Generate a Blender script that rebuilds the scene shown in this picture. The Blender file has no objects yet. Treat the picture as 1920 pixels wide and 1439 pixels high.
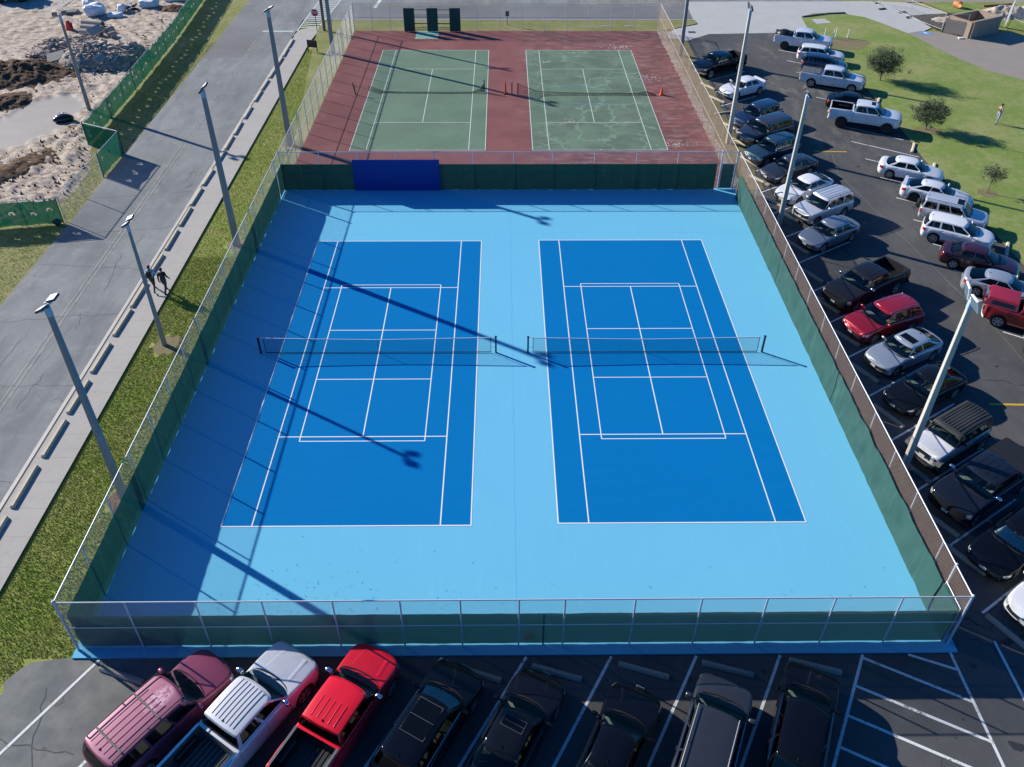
import bpy, bmesh, math, random
import numpy as np
from mathutils import Vector, Matrix, noise as mnoise
R = math.radians
PI = math.pi
scene = bpy.context.scene
col = scene.collection

# ---------------------------------------------------------------- camera
cam_d = bpy.data.cameras.new('camera')
cam = bpy.data.objects.new('camera', cam_d)
col.objects.link(cam)
cam.location = (-7.8411, -35.5529, 29.0384)
cam.rotation_euler = (0.93628, -0.00385, -0.0101)
cam_d.sensor_width = 36.0
cam_d.lens = 29.084
cam_d.shift_y = -0.0710
cam_d.clip_end = 3000
scene.camera = cam

# ---------------------------------------------------------------- light
SUN_EL, SUN_HEAD = R(24.7), R(-31.4)      # elevation; direction in which the light travels
w = bpy.data.worlds.new('World')
scene.world = w
w.use_nodes = True
nt = w.node_tree
bg = nt.nodes['Background']
sky = nt.nodes.new('ShaderNodeTexSky')
sky.sky_type = 'NISHITA'
sky.sun_disc = False
sky.sun_elevation = SUN_EL
sky.sun_rotation = R(301.4)
sky.air_density = 1.0
sky.dust_density = 0.4
sky.ozone_density = 3.0
tint = nt.nodes.new('ShaderNodeMix'); tint.data_type = 'RGBA'; tint.blend_type = 'MULTIPLY'
tint.inputs[0].default_value = 1.0; tint.inputs[7].default_value = (.26, .86, 1.50, 1)      # clear deep blue winter sky
nt.links.new(sky.outputs['Color'], tint.inputs[6])
nt.links.new(tint.outputs[2], bg.inputs['Color'])
bg.inputs['Strength'].default_value = 0.058
sun_d = bpy.data.lights.new('sun', 'SUN')
sun_d.energy = 5.0
sun_d.angle = R(0.6)
sun_d.color = (1.0, 0.93, 0.82)
sun = bpy.data.objects.new('sun', sun_d)
col.objects.link(sun)
ld = Vector((math.cos(SUN_HEAD) * math.cos(SUN_EL), math.sin(SUN_HEAD) * math.cos(SUN_EL), -math.sin(SUN_EL)))
sun.rotation_euler = ld.to_track_quat('-Z', 'Y').to_euler()
sun.location = (-60, 40, 50)
scene.view_settings.view_transform = 'Standard'
scene.view_settings.look = 'None'
scene.view_settings.exposure = 0.62
scene.view_settings.gamma = 1.0
scene.cycles.max_bounces = 6
scene.cycles.transparent_max_bounces = 16
scene.cycles.caustics_reflective = False
scene.cycles.caustics_refractive = False

# ---------------------------------------------------------------- helpers
def tag(o, label=None, cat=None, group=None, kind=None):
    if label: o['label'] = label
    if cat: o['category'] = cat
    if group: o['group'] = group
    if kind: o['kind'] = kind
    return o

class MB:
    def __init__(s):
        s.v = []; s.f = []; s.m = []
    def add(s, vs, fs, mi=0):
        b = len(s.v)
        s.v += [tuple(p) for p in vs]
        s.f += [tuple(i + b for i in f) for f in fs]
        s.m += [mi] * len(fs)
        return s
    def box(s, x0, x1, y0, y1, z0, z1, mi=0, mat=None):
        vs = [(x, y, z) for z in (z0, z1) for y in (y0, y1) for x in (x0, x1)]
        if mat is not None: vs = [mat @ Vector(p) for p in vs]
        return s.add(vs, [(0, 2, 3, 1), (4, 5, 7, 6), (0, 1, 5, 4), (2, 6, 7, 3), (0, 4, 6, 2), (1, 3, 7, 5)], mi)
    def bevbox(s, x0, x1, y0, y1, z0, z1, b=.02, mi=0, mat=None):
        # rounded slab: eight-sided plan, chamfered top and bottom
        def ring(d, z, c):
            return [(x0 + d + c, y0 + d, z), (x1 - d - c, y0 + d, z), (x1 - d, y0 + d + c, z), (x1 - d, y1 - d - c, z),
                    (x1 - d - c, y1 - d, z), (x0 + d + c, y1 - d, z), (x0 + d, y1 - d - c, z), (x0 + d, y0 + d + c, z)]
        rs = [ring(b, z0, b), ring(0, z0 + b, b), ring(0, z1 - b, b), ring(b, z1, b)]
        vs = sum(rs, [])
        if mat is not None: vs = [mat @ Vector(p) for p in vs]
        fs = [tuple(range(7, -1, -1)), tuple(range(24, 32))]
        for k in range(3):
            for i in range(8):
                j = (i + 1) % 8
                fs.append((k * 8 + i, k * 8 + j, k * 8 + 8 + j, k * 8 + 8 + i))
        return s.add(vs, fs, mi)
    def tube(s, p, q, r, n=8, r2=None, mi=0, cap=True):
        p = Vector(p); q = Vector(q); r2 = r if r2 is None else r2
        d = (q - p).normalized()
        u = d.cross(Vector((0, 0, 1)))
        if u.length < 1e-3: u = Vector((1, 0, 0))
        u.normalize(); w_ = d.cross(u)
        vs = []
        for c, rr in ((p, r), (q, r2)):
            for i in range(n):
                a = 2 * PI * i / n + PI / n
                vs.append(c + u * math.cos(a) * rr + w_ * math.sin(a) * rr)
        fs = [(i, (i + 1) % n, n + (i + 1) % n, n + i) for i in range(n)]
        if cap: fs += [tuple(range(n - 1, -1, -1)), tuple(range(n, 2 * n))]
        return s.add(vs, fs, mi)
    def lathe(s, prof, n=24, mi=0, axis='y', mat=None):
        # prof: list of (radius, along)
        vs = []
        for r, a in prof:
            for i in range(n):
                t = 2 * PI * i / n
                c, d = r * math.cos(t), r * math.sin(t)
                p = (c, a, d) if axis == 'y' else ((c, d, a) if axis == 'z' else (a, c, d))
                vs.append(mat @ Vector(p) if mat is not None else p)
        fs = []
        for k in range(len(prof) - 1):
            for i in range(n):
                j = (i + 1) % n
                fs.append((k * n + i, k * n + j, (k + 1) * n + j, (k + 1) * n + i))
        return s.add(vs, fs, mi)
    def ball(s, c, r, n=8, mi=0, sc=(1, 1, 1)):
        vs = []; fs = []
        m_ = n // 2 + 1
        for k in range(m_):
            ph = PI * k / (m_ - 1)
            for i in range(n):
                t = 2 * PI * i / n
                vs.append((c[0] + r * sc[0] * math.sin(ph) * math.cos(t), c[1] + r * sc[1] * math.sin(ph) * math.sin(t), c[2] + r * sc[2] * math.cos(ph)))
        for k in range(m_ - 1):
            for i in range(n):
                j = (i + 1) % n
                fs.append((k * n + i, (k + 1) * n + i, (k + 1) * n + j, k * n + j))
        return s.add(vs, fs, mi)
    def poly(s, pts, z, mi=0):
        n = len(pts)
        return s.add([(x, y, z) for x, y in pts], [tuple(range(n))], mi)
    def mesh(s, name, smooth=None, merge=False):
        me = bpy.data.meshes.new(name)
        me.from_pydata(s.v, [], s.f)
        if any(s.m): me.polygons.foreach_set('material_index', s.m)
        if merge:
            bm = bmesh.new(); bm.from_mesh(me)
            bmesh.ops.remove_doubles(bm, verts=bm.verts, dist=2e-4)
            bmesh.ops.recalc_face_normals(bm, faces=bm.faces)
            bm.to_mesh(me); bm.free()
        if smooth:
            me.shade_smooth()
            me.set_sharp_from_angle(angle=R(smooth))
        me.update()
        return me
    def build(s, name, mats, parent=None, smooth=None, merge=False, loc=None):
        if not isinstance(mats, (list, tuple)): mats = [mats]
        me = s.mesh(name, smooth, merge)
        for m in mats: me.materials.append(m)
        o = bpy.data.objects.new(name, me)
        col.objects.link(o)
        if parent: o.parent = parent
        if loc: o.location = loc
        return o

def empty(name, loc=(0, 0, 0), rz=0.0):
    o = bpy.data.objects.new(name, None)
    o.empty_display_size = .3
    col.objects.link(o)
    o.location = loc; o.rotation_euler = (0, 0, rz)
    return o

def copy_tree(o, parent=None):
    c = o.copy(); col.objects.link(c); c.parent = parent
    for ch in list(o.children): copy_tree(ch, c)
    return c

# ---------------------------------------------------------------- materials
class NT:
    """small node helper"""
    def __init__(s, name):
        s.m = bpy.data.materials.new(name); s.m.use_nodes = True
        s.t = s.m.node_tree; s.p = s.t.nodes['Principled BSDF']
        s.geo = s.t.nodes.new('ShaderNodeNewGeometry')
        s.out = s.t.nodes['Material Output']
    def n(s, kind, **kw):
        nd = s.t.nodes.new(kind)
        for k, v in kw.items(): setattr(nd, k, v)
        return nd
    def l(s, a, b): s.t.links.new(a, b)
    def pos(s, scale=(1, 1, 1), rot=0):
        mp = s.n('ShaderNodeMapping'); mp.inputs['Scale'].default_value = scale
        mp.inputs['Rotation'].default_value = (0, 0, rot)
        s.l(s.geo.outputs['Position'], mp.inputs['Vector']); return mp.outputs[0]
    def noise(s, sc, det=3, rough=.55, vec=None, dist=0):
        nd = s.n('ShaderNodeTexNoise'); nd.inputs['Scale'].default_value = sc
        nd.inputs['Detail'].default_value = det; nd.inputs['Roughness'].default_value = rough
        nd.inputs['Distortion'].default_value = dist
        s.l(vec if vec is not None else s.geo.outputs['Position'], nd.inputs['Vector']); return nd.outputs['Fac']
    def ramp(s, fac, stops, interp='LINEAR'):
        nd = s.n('ShaderNodeValToRGB'); cr = nd.color_ramp; cr.interpolation = interp
        while len(cr.elements) < len(stops): cr.elements.new(.5)
        for e, (p, c) in zip(cr.elements, stops):
            e.position = p; e.color = (*c, 1) if len(c) == 3 else c
        s.l(fac, nd.inputs[0]); return nd.outputs[0]
    def val(s, fac, a, b):
        nd = s.n('ShaderNodeMapRange'); nd.interpolation_type = 'SMOOTHSTEP'
        nd.inputs[1].default_value = a; nd.inputs[2].default_value = b
        s.l(fac, nd.inputs[0]); return nd.outputs[0]
    def mix(s, fac, a, b, mode='MIX'):
        nd = s.n('ShaderNodeMix'); nd.data_type = 'RGBA'; nd.blend_type = mode
        for sock, v in ((nd.inputs[0], fac), (nd.inputs[6], a), (nd.inputs[7], b)):
            if isinstance(v, (int, float)): sock.default_value = v
            elif isinstance(v, tuple): sock.default_value = (*v, 1) if len(v) == 3 else v
            else: s.l(v, sock)
        return nd.outputs[2]
    def math(s, op, a, b=0.0, c=None):
        nd = s.n('ShaderNodeMath', operation=op)
        for i, v in enumerate((a, b, c)):
            if v is None: continue
            if isinstance(v, (int, float)): nd.inputs[i].default_value = v
            else: s.l(v, nd.inputs[i])
        return nd.outputs[0]
    def sep(s):
        nd = s.n('ShaderNodeSeparateXYZ'); s.l(s.geo.outputs['Position'], nd.inputs[0]); return nd.outputs
    def bump(s, h, strength=.3, dist=.02):
        nd = s.n('ShaderNodeBump'); nd.inputs['Strength'].default_value = strength
        nd.inputs['Distance'].default_value = dist
        s.l(h, nd.inputs['Height']); s.l(nd.outputs[0], s.p.inputs['Normal'])
    def base(s, c, rough=.8, metal=0.0, spec=None):
        if isinstance(c, tuple): s.p.inputs['Base Color'].default_value = (*c, 1)
        else: s.l(c, s.p.inputs['Base Color'])
        s.p.inputs['Roughness'].default_value = rough
        s.p.inputs['Metallic'].default_value = metal
        if spec is not None: s.p.inputs['Specular IOR Level'].default_value = spec
        return s
    def seamless(s, holes): pass

def simple(name, c, rough=.6, metal=0.0, var=.12, sc=3.0, coat=0.0, spec=None, bump=0):
    t = NT(name)
    n = t.noise(sc, 4)
    t.base(t.mix(n, tuple(x * (1 - var) for x in c), tuple(min(1, x * (1 + var)) for x in c)), rough, metal, spec)
    if coat:
        t.p.inputs['Coat Weight'].default_value = coat; t.p.inputs['Coat Roughness'].default_value = .04
    if bump: t.bump(n, bump)
    return t.m

M = {}
def court_mat(name, c, c2, streak_dir=0):
    t = NT(name)
    big = t.noise(.13, 3, .6)
    st = t.noise(1.0, 4, .6, t.pos((3.0, .35, 1) if streak_dir == 0 else (.35, 3.0, 1)))
    fine = t.noise(22, 3, .6)
    spk = t.noise(3.0, 5, .75)
    cc = t.mix(big, c, c2)
    cc = t.mix(t.math('MULTIPLY', t.val(st, .52, .75), .16), cc, tuple(min(1, x * 1.25 + .012) for x in c))
    cc = t.mix(t.math('MULTIPLY', t.val(spk, .66, .74), .16), cc, tuple(min(1, x * 1.3 + .05) for x in c))
    cc = t.mix(t.math('MULTIPLY', fine, .16), cc, tuple(x * .6 for x in c))
    t.base(cc, .9, 0, .04)
    t.bump(fine, .12, .004)
    return t.m
M['light_blue'] = court_mat('light blue acrylic', (.140, .470, .69), (.165, .515, .73))
M['dark_blue'] = court_mat('deep blue acrylic', (.0008, .162, .44), (.001, .178, .47), 1)
M['line'] = simple('white line paint', (.78, .80, .80), .6, 0, .06, 5)
t = NT('worn parking paint'); wn = t.noise(7, 5, .8); wn2 = t.noise(.8, 3, .6)
t.base(t.mix(t.val(t.math('ADD', t.math('MULTIPLY', wn, .7), t.math('MULTIPLY', wn2, .3)), .55, .60), (.66, .67, .67), (.16, .16, .16)), .75); M['parkline'] = t.m
M['oldline'] = simple('worn white line paint', (.58, .63, .58), .7, 0, .15, 6)

def asphalt(name, c, crack=.5, light=(.16, .16, .16), stain=.5):
    t = NT(name)
    fine = t.noise(60, 2, .7)
    mid = t.noise(1.1, 4, .6)
    big = t.noise(.11, 4, .6)
    cc = t.mix(t.val(big, .3, .7), tuple(x * .78 for x in c), tuple(x * 1.22 for x in c))
    cc = t.mix(t.math('MULTIPLY', t.val(mid, .5, .8), stain), cc, light)
    cc = t.mix(t.math('MULTIPLY', t.val(fine, .35, .75), .45), cc, tuple(x * 1.6 + .02 for x in c))
    vor = t.n('ShaderNodeTexVoronoi', feature='DISTANCE_TO_EDGE'); vor.inputs['Scale'].default_value = .17
    wob = t.n('ShaderNodeTexNoise'); wob.inputs['Scale'].default_value = .9; wob.inputs['Detail'].default_value = 5
    t.l(t.geo.outputs['Position'], wob.inputs['Vector'])
    vadd = t.n('ShaderNodeVectorMath', operation='MULTIPLY_ADD')
    t.l(wob.outputs['Color'], vadd.inputs[0]); vadd.inputs[1].default_value = (1.6, 1.6, 0); t.l(t.geo.outputs['Position'], vadd.inputs[2])
    t.l(vadd.outputs[0], vor.inputs['Vector'])
    gate = t.val(t.noise(.22, 2), .48, .6)
    ck = t.math('MULTIPLY', t.math('MULTIPLY', t.math('SUBTRACT', 1.0, t.val(vor.outputs['Distance'], .0015, .006)), gate), crack)
    cc = t.mix(ck, cc, tuple(x * .35 for x in c))
    t.base(cc, .88, 0, .25)
    t.bump(fine, .35, .01)
    return t
t = asphalt('dark parking asphalt', (.066, .068, .072), .9, (.125, .12, .112), .45)
M['lot'] = t.m
sm = t.val(t.noise(.30, 6, .72, t.pos((1, .6, 1), R(-30)), .8), .44, .66)
src = t.p.inputs['Base Color'].links[0].from_socket
t.l(t.mix(t.math('MULTIPLY', sm, .45), src, (.115, .112, .108)), t.p.inputs['Base Color'])
# the western corner of the lot is older, paler asphalt
xs = t.sep()
edge = t.math('ADD', xs[0], t.math('MULTIPLY', t.noise(.6, 4), 3.0))
old = t.math('SUBTRACT', 1.0, t.val(edge, -22.5, -16.0))
src = t.p.inputs['Base Color'].links[0].from_socket
g2 = t.noise(.8, 5, .65)
pale = t.mix(t.val(g2, .35, .7), (.135, .145, .145), (.21, .215, .20))
t.l(t.mix(old, src, pale), t.p.inputs['Base Color'])
# turning-bay scuffs further up the lot
sc_ = t.math('MULTIPLY', t.val(t.noise(.35, 5, .7, t.pos((1, .45, 1), R(35))), .5, .68), t.math('MULTIPLY', t.val(xs[1], 18, 34), t.val(xs[0], 9, 13)))
src = t.p.inputs['Base Color'].links[0].from_socket
t.l(t.mix(t.math('MULTIPLY', sc_, .75), src, (.20, .185, .165)), t.p.inputs['Base Color'])
t = asphalt('grey road asphalt', (.205, .212, .215), .5, (.29, .29, .28), .5)
sm = t.val(t.noise(.55, 6, .7, t.pos((1, .22, 1)), .6), .40, .68); bl = t.val(t.noise(.9, 6, .75), .50, .70)
src = t.p.inputs['Base Color'].links[0].from_socket
src = t.mix(t.math('MULTIPLY', sm, .55), src, (.115, .125, .138))
t.l(t.mix(t.math('MULTIPLY', bl, .30), src, (.37, .365, .34)), t.p.inputs['Base Color']); M['road'] = t.m
M['road2'] = asphalt('patched road asphalt', (.165, .168, .170), .6, (.22, .22, .22), .4).m

def concrete(name, c, joint=None, c2=None):
    t = NT(name)
    big = t.noise(.5, 5, .65); fine = t.noise(40, 2, .7); st = t.noise(3.2, 5, .7)
    cc = t.mix(big, tuple(x * .85 for x in c), tuple(min(1, x * 1.12) for x in c))
    cc = t.mix(t.math('MULTIPLY', t.val(st, .5, .75), .4), cc, tuple(x * .6 for x in c))
    cc = t.mix(t.math('MULTIPLY', fine, .25), cc, tuple(x * .75 for x in c))
    if joint:
        y = t.sep()[1]
        fr = t.math('ABSOLUTE', t.math('SUBTRACT', t.math('FRACT', t.math('DIVIDE', y, joint)), .5))
        cc = t.mix(t.math('MULTIPLY', t.val(fr, .4925, .4985), .75), cc, tuple(x * .35 for x in c))
    t.base(cc, .88, 0, .25); t.bump(fine, .25, .01)
    return t.m
M['sidewalk'] = concrete('sidewalk concrete', (.43, .405, .37), 1.55)
M['concrete'] = concrete('driveway concrete', (.46, .46, .45))
M['tan_concrete'] = concrete('tan stained concrete', (.30, .265, .235))
M['stop_block'] = concrete('cast concrete', (.62, .53, .40))
M['old_block'] = concrete('dusty cast concrete', (.30, .285, .25))

def grass_mat(name, a, b, dry, dry_amt=.35, sc=1.0):
    t = NT(name)
    big = t.noise(.22 * sc, 4, .6); mid = t.noise(1.6 * sc, 5, .7); fine = t.noise(14 * sc, 4, .75); tiny = t.noise(55, 2, .7)
    cc = t.mix(t.val(fine, .3, .72), a, b)
    cc = t.mix(t.math('MULTIPLY', t.val(t.math('ADD', t.math('MULTIPLY', big, .5), t.math('MULTIPLY', mid, .5)), .42, .62), dry_amt), cc, dry)
    cc = t.mix(t.math('MULTIPLY', t.val(tiny, .5, .7), .45), cc, tuple(x * .5 for x in a))
    t.base(cc, .9, 0, .15)
    h = t.math('ADD', t.math('MULTIPLY', fine, 1.0), t.math('MULTIPLY', tiny, .6))
    t.bump(h, .5, .04)
    return t.m
M['grass'] = grass_mat('verge grass', (.19, .25, .045), (.34, .40, .08), (.40, .37, .14), .6)
M['lawn'] = grass_mat('lawn grass', (.125, .200, .042), (.235, .315, .080), (.34, .32, .15), .7)
M['dull_grass'] = grass_mat('dull winter grass', (.15, .175, .05), (.27, .285, .09), (.36, .32, .16), .7)
M['dry_verge'] = grass_mat('dry trodden verge', (.20, .165, .095), (.27, .225, .13), (.14, .15, .05), .5)

def dirt_mat(name, a, b, c, wet=None):
    t = NT(name)
    big = t.noise(.16, 5, .6); mid = t.noise(.9, 6, .7); fine = t.noise(9, 4, .7); tr = t.noise(1.0, 5, .6, t.pos((.5, 2.6, 1), R(40)))
    cc = t.mix(t.val(mid, .35, .65), a, b)
    cc = t.mix(t.math('MULTIPLY', t.val(tr, .50, .60), .85), cc, c)
    cc = t.mix(t.math('MULTIPLY', t.val(t.noise(2.6, 6, .8), .54, .62), .6), cc, tuple(x * .7 for x in c))
    cc = t.mix(t.math('MULTIPLY', t.val(fine, .5, .7), .6), cc, tuple(x * .5 for x in c))
    cc = t.mix(t.math('MULTIPLY', t.val(big, .5, .7), .5), cc, a)
    t.base(cc, .92, 0, .15); t.bump(t.math('ADD', fine, t.math('MULTIPLY', mid, 2)), .8, .08)
    return t.m
M['dirt'] = dirt_mat('pale churned dirt', (.58, .49, .41), (.48, .40, .32), (.30, .23, .17))
M['brown_dirt'] = dirt_mat('brown soil', (.12, .070, .042), (.21, .135, .085), (.055, .034, .024))
M['mud'] = simple('wet grey mud', (.36, .315, .275), .55, 0, .12, .8, spec=.3)
M['rock'] = simple('broken concrete', (.43, .35, .28), .9, 0, .4, .9)
M['pipe'] = concrete('concrete pipe', (.40, .37, .32))

M['galv'] = simple('galvanised steel', (.62, .63, .66), .45, .25, .1, 4)
M['galv_blue'] = simple('weathered galvanised steel', (.52, .58, .68), .5, .2, .1, 4)
M['wire'] = simple('fence wire', (.42, .42, .43), .5, .3, .1, 2)
M['wire_sunlit'] = simple('sunlit brown fence wire', (.34, .245, .19), .7, .1, .2, 2)  # brown puts warm sunlight on the galvanised mesh into the colour
M['pole'] = simple('grey painted square pole', (.25, .25, .26), .6, 0, .12, 2)
M['pole_tan'] = simple('sun bleached pole', (.48, .45, .40), .65, 0, .12, 2)
M['pole_cap'] = simple('blue grey steel collar', (.40, .52, .66), .45, .2, .1)
M['lamp_back'] = simple('pale lamp housing', (.72, .73, .74), .45, 0, .05)
M['lamp_dark'] = simple('dark lamp rim', (.06, .065, .07), .5, 0, .1)
M['lamp_glass'] = simple('floodlight glass', (.14, .19, .24), .12, 0, .05, 2, spec=.8)
M['wood'] = simple('weathered wood pole', (.16, .135, .12), .85, 0, .3, 3)
M['black'] = simple('black plastic', (.02, .02, .022), .55, 0, .2, 4)
M['black_metal'] = simple('black steel', (.014, .016, .022), .45, .2, .1)
M['navy_panel'] = simple('navy rebound wall', (.002, .028, .25), .6, 0, .1, .7)
M['green_panel'] = simple('dark green rebound wall', (.012, .070, .058), .7, 0, .18, .8)
M['orange'] = simple('orange traffic plastic', (.75, .10, .02), .5, 0, .05)
M['red_plastic'] = simple('red plastic', (.62, .03, .02), .5, 0, .1)
M['white_plastic'] = simple('white plastic', (.78, .78, .76), .5, 0, .05)
M['net'] = simple('black net cord', (.012, .014, .02), .8, 0, .1)
M['tape'] = simple('white net tape', (.55, .62, .70), .7, 0, .1)
M['yellow'] = simple('yellow paint', (.60, .36, .03), .7, 0, .1, 5)
M['blue_paint'] = simple('blue marking paint', (.10, .30, .55), .7, 0, .2, 5)
M['sign_brown'] = simple('dark maroon sign panel', (.045, .014, .014), .5, 0, .15)
M['sign_red'] = simple('red sign face', (.55, .01, .03), .45, 0, .05)
M['leafdry'] = simple('dry fallen leaves', (.14, .09, .04), .8, 0, .5, 3)
M['bark'] = simple('bark', (.16, .13, .10), .9, 0, .3, 8)

def fabric(name, c, alpha, rough=.95, trans=.2):
    t = NT(name)
    n = t.noise(1.2, 4, .6); n2 = t.noise(.5, 3, .6, t.pos((6, 6, .8)))
    cc = t.mix(n, tuple(x * .8 for x in c), tuple(x * 1.2 for x in c))
    cc = t.mix(t.math('MULTIPLY', t.val(n2, .55, .7), .25), cc, tuple(min(1, x * 1.8 + .02) for x in c))
    t.base(cc, rough, 0, .08)
    tl = t.n('ShaderNodeBsdfTranslucent'); t.l(cc, tl.inputs['Color'])
    tr = t.n('ShaderNodeBsdfTransparent')
    m1 = t.n('ShaderNodeMixShader'); m1.inputs[0].default_value = trans
    t.l(t.p.outputs[0], m1.inputs[1]); t.l(tl.outputs[0], m1.inputs[2])
    m2 = t.n('ShaderNodeMixShader'); m2.inputs[0].default_value = alpha
    t.l(m1.outputs[0], m2.inputs[1]); t.l(tr.outputs[0], m2.inputs[2])
    t.l(m2.outputs[0], t.out.inputs['Surface'])
    return t.m
M['screen'] = fabric('green windscreen fabric', (.012, .105, .085), .035, .9, .12)
M['screen_sunlit'] = fabric('sunlit green windscreen fabric', (.040, .105, .094), .04, .9, .08)  # same fabric with the right side's sunlight put into a greyer green
M['screen_dark'] = fabric('dark green windscreen fabric', (.010, .085, .066), .012, .9, .1)
M['site_screen'] = fabric('bright green site fence fabric', (.022, .175, .085), .08)
# ---------------------------------------------------------------- setting
def sheet(name, pts, z, mat, **kw):
    b = MB(); b.poly(pts, z)
    o = b.build(name, mat)
    tag(o, kw.get('label'), kw.get('cat'), None, 'structure')
    return o
def rect(x0, x1, y0, y1): return [(x0, y0), (x1, y0), (x1, y1), (x0, y1)]
def wiggly(a, b_, n, amp, seed):
    rnd = random.Random(seed); out = []
    for i in range(n + 1):
        t = i / n
        dx, dy = b_[0] - a[0], b_[1] - a[1]; l = math.hypot(dx, dy)
        k = rnd.uniform(-amp, amp) if 0 < i < n else 0
        out.append((a[0] + dx * t - dy / l * k, a[1] + dy * t + dx / l * k))
    return out

sheet('ground', rect(-900, 900, -900, 1200), -.13, M['dull_grass'])
# parking lot round the courts' south and east sides
lot = wiggly((-26.3, -19.6), (-25.9, -18.5), 4, .2, 1) + [(-25.6, -18.2), (-24.1, -18.0), (9.5, -18.0), (9.45, 19.0), (9.45, 52.5), (11.2, 52.62), (12.0, 52.62), (12.6, 53.2), (14.7, 54.8), (21, 55.2), (25.9, 55.45), (27.2, 55.45), (27.2, -70), (-26.6, -70)]
lot += wiggly((-27.6, -30), (-26.4, -19.8), 8, .2, 4)
sheet('parking_lot', lot, -.06, M['lot'])
sheet('road', [(-37.9, -60), (-30.45, -60), (-30.45, 53.6), (-30.45, 59.75), (-27.2, 59.65), (-24.4, 59.75), (14.0, 59.75), (14.2, 66.9), (33, 67.3), (33, 76), (-38.4, 76), (-38.3, 58), (-37.9, 20), (-37.8, 12)], -.08, M['road'])
sheet('road_patch', [(-38.2, 47.4), (-33.8, 47.4), (-33.8, 63.4), (-38.2, 63.4)], -.076, M['road2'])
sheet('road_east', rect(-24.4, 14.15, 60.2, 65.2), -.076, M['road2'])
sheet('sidewalk', [(-29.95, -60), (-28.25, -60), (-28.25, 52.0), (-27.9, 56.8), (-28.6, 57.6), (-30.2, 55.9), (-30.3, 53)], -.03, M['sidewalk'])
sheet('kerb_strip', rect(-30.22, -29.95, -60, 53), -.034, M['sidewalk'])
b = MB(); b.bevbox(-30.45, -30.24, -60, 53, -.2, -.012, .02); tag(b.build('kerb', M['pole_tan']), None, None, None, 'structure')
b = MB(); b.box(-30.238, -30.2, -60, 53, -.06, -.028); tag(b.build('kerb_gap', simple('dark joint', (.05, .045, .035), .9, 0, .3, 5)), None, None, None, 'structure')
b = MB(); b.bevbox(-27.0, 14.0, 59.55, 59.75, -.2, .0, .02); tag(b.build('kerb', M['concrete']), None, None, None, 'structure')
sheet('concrete_driveway', [(9.45, 53.5), (11, 56.4), (14.2, 58.2), (13.9, 59.7), (14.2, 66.9), (37, 67.2), (39.6, 61.2), (40.0, 57), (38.6, 55.8), (36.4, 54.98), (33, 57.5), (28, 58), (26, 55.44), (14.7, 54.8), (12.6, 53.2), (12.0, 52.6), (11.2, 52.6)], -.055, M['concrete'])
sheet('concrete_path', [(35.8, 55.0), (36.5, 55.1), (38.4, 55.9), (42, 54.9), (48, 55.4), (50, 50), (62, 46), (75, 35), (60, 20), (60, 18.5), (41.0, 40.6), (37.4, 46.4)], -.05, M['tan_concrete'])
sheet('concrete_path', [(37.2, 67.2), (40.9, 66.6), (44.6, 61.9), (39.7, 61.3)], -.05, M['concrete'])
sheet('concrete_path', [(51.5, 50.5), (54, 44), (62, 38), (75, 35), (75, 50), (60, 52)], -.046, M['concrete'])
sheet('far_ground', rect(41, 75, 66.8, 76), -.05, M['tan_concrete'])
# lawn to the east of the lot
lawn = [(25.9, 55.5), (26.5, 60.8), (28.3, 62.2), (31.0, 62.5), (33.8, 60.8), (35.2, 58.1), (36.5, 55.1), (37.4, 51.7), (38.6, 46.8), (40.2, 43.3), (42.3, 41.0), (60, 20), (90, -20), (90, -60), (25.65, -60), (25.65, 16), (25.5, 24), (25.85, 28), (26.25, 39.8), (26.15, 47.8)]
sheet('lawn', lawn, -.02, M['lawn'])
b = MB()
b.bevbox(0, 3.2, -.12, .12, -.1, .1, .03, mat=Matrix.Translation((26.6, 60.7, 0)) @ Matrix.Rotation(R(20), 4, 'Z'))
b.bevbox(0, 2.4, -.12, .12, -.1, .1, .03, mat=Matrix.Translation((29.7, 61.9, 0)) @ Matrix.Rotation(R(8), 4, 'Z'))
tag(b.build('kerb', M['lamp_dark']), None, None, None, 'structure')
# grass strip behind the courts; trodden verge east of the old courts
sheet('grass_strip', [(-27.8, 52), (-24.0, 19.3), (-24.0, 55.7), (9.35, 55.7), (10.9, 56.5), (14.0, 58.3), (13.9, 59.56), (-24.4, 59.56), (-27.0, 59.4), (-28.2, 57.4)], -.024, M['dull_grass'])
sheet('verge', [(9.3, 19.0)] + wiggly((11.55, 19.0), (11.85, 52.4), 30, .15, 8) + [(11.0, 53.2), (9.3, 53.4)], -.03, M['dry_verge'])

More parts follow.
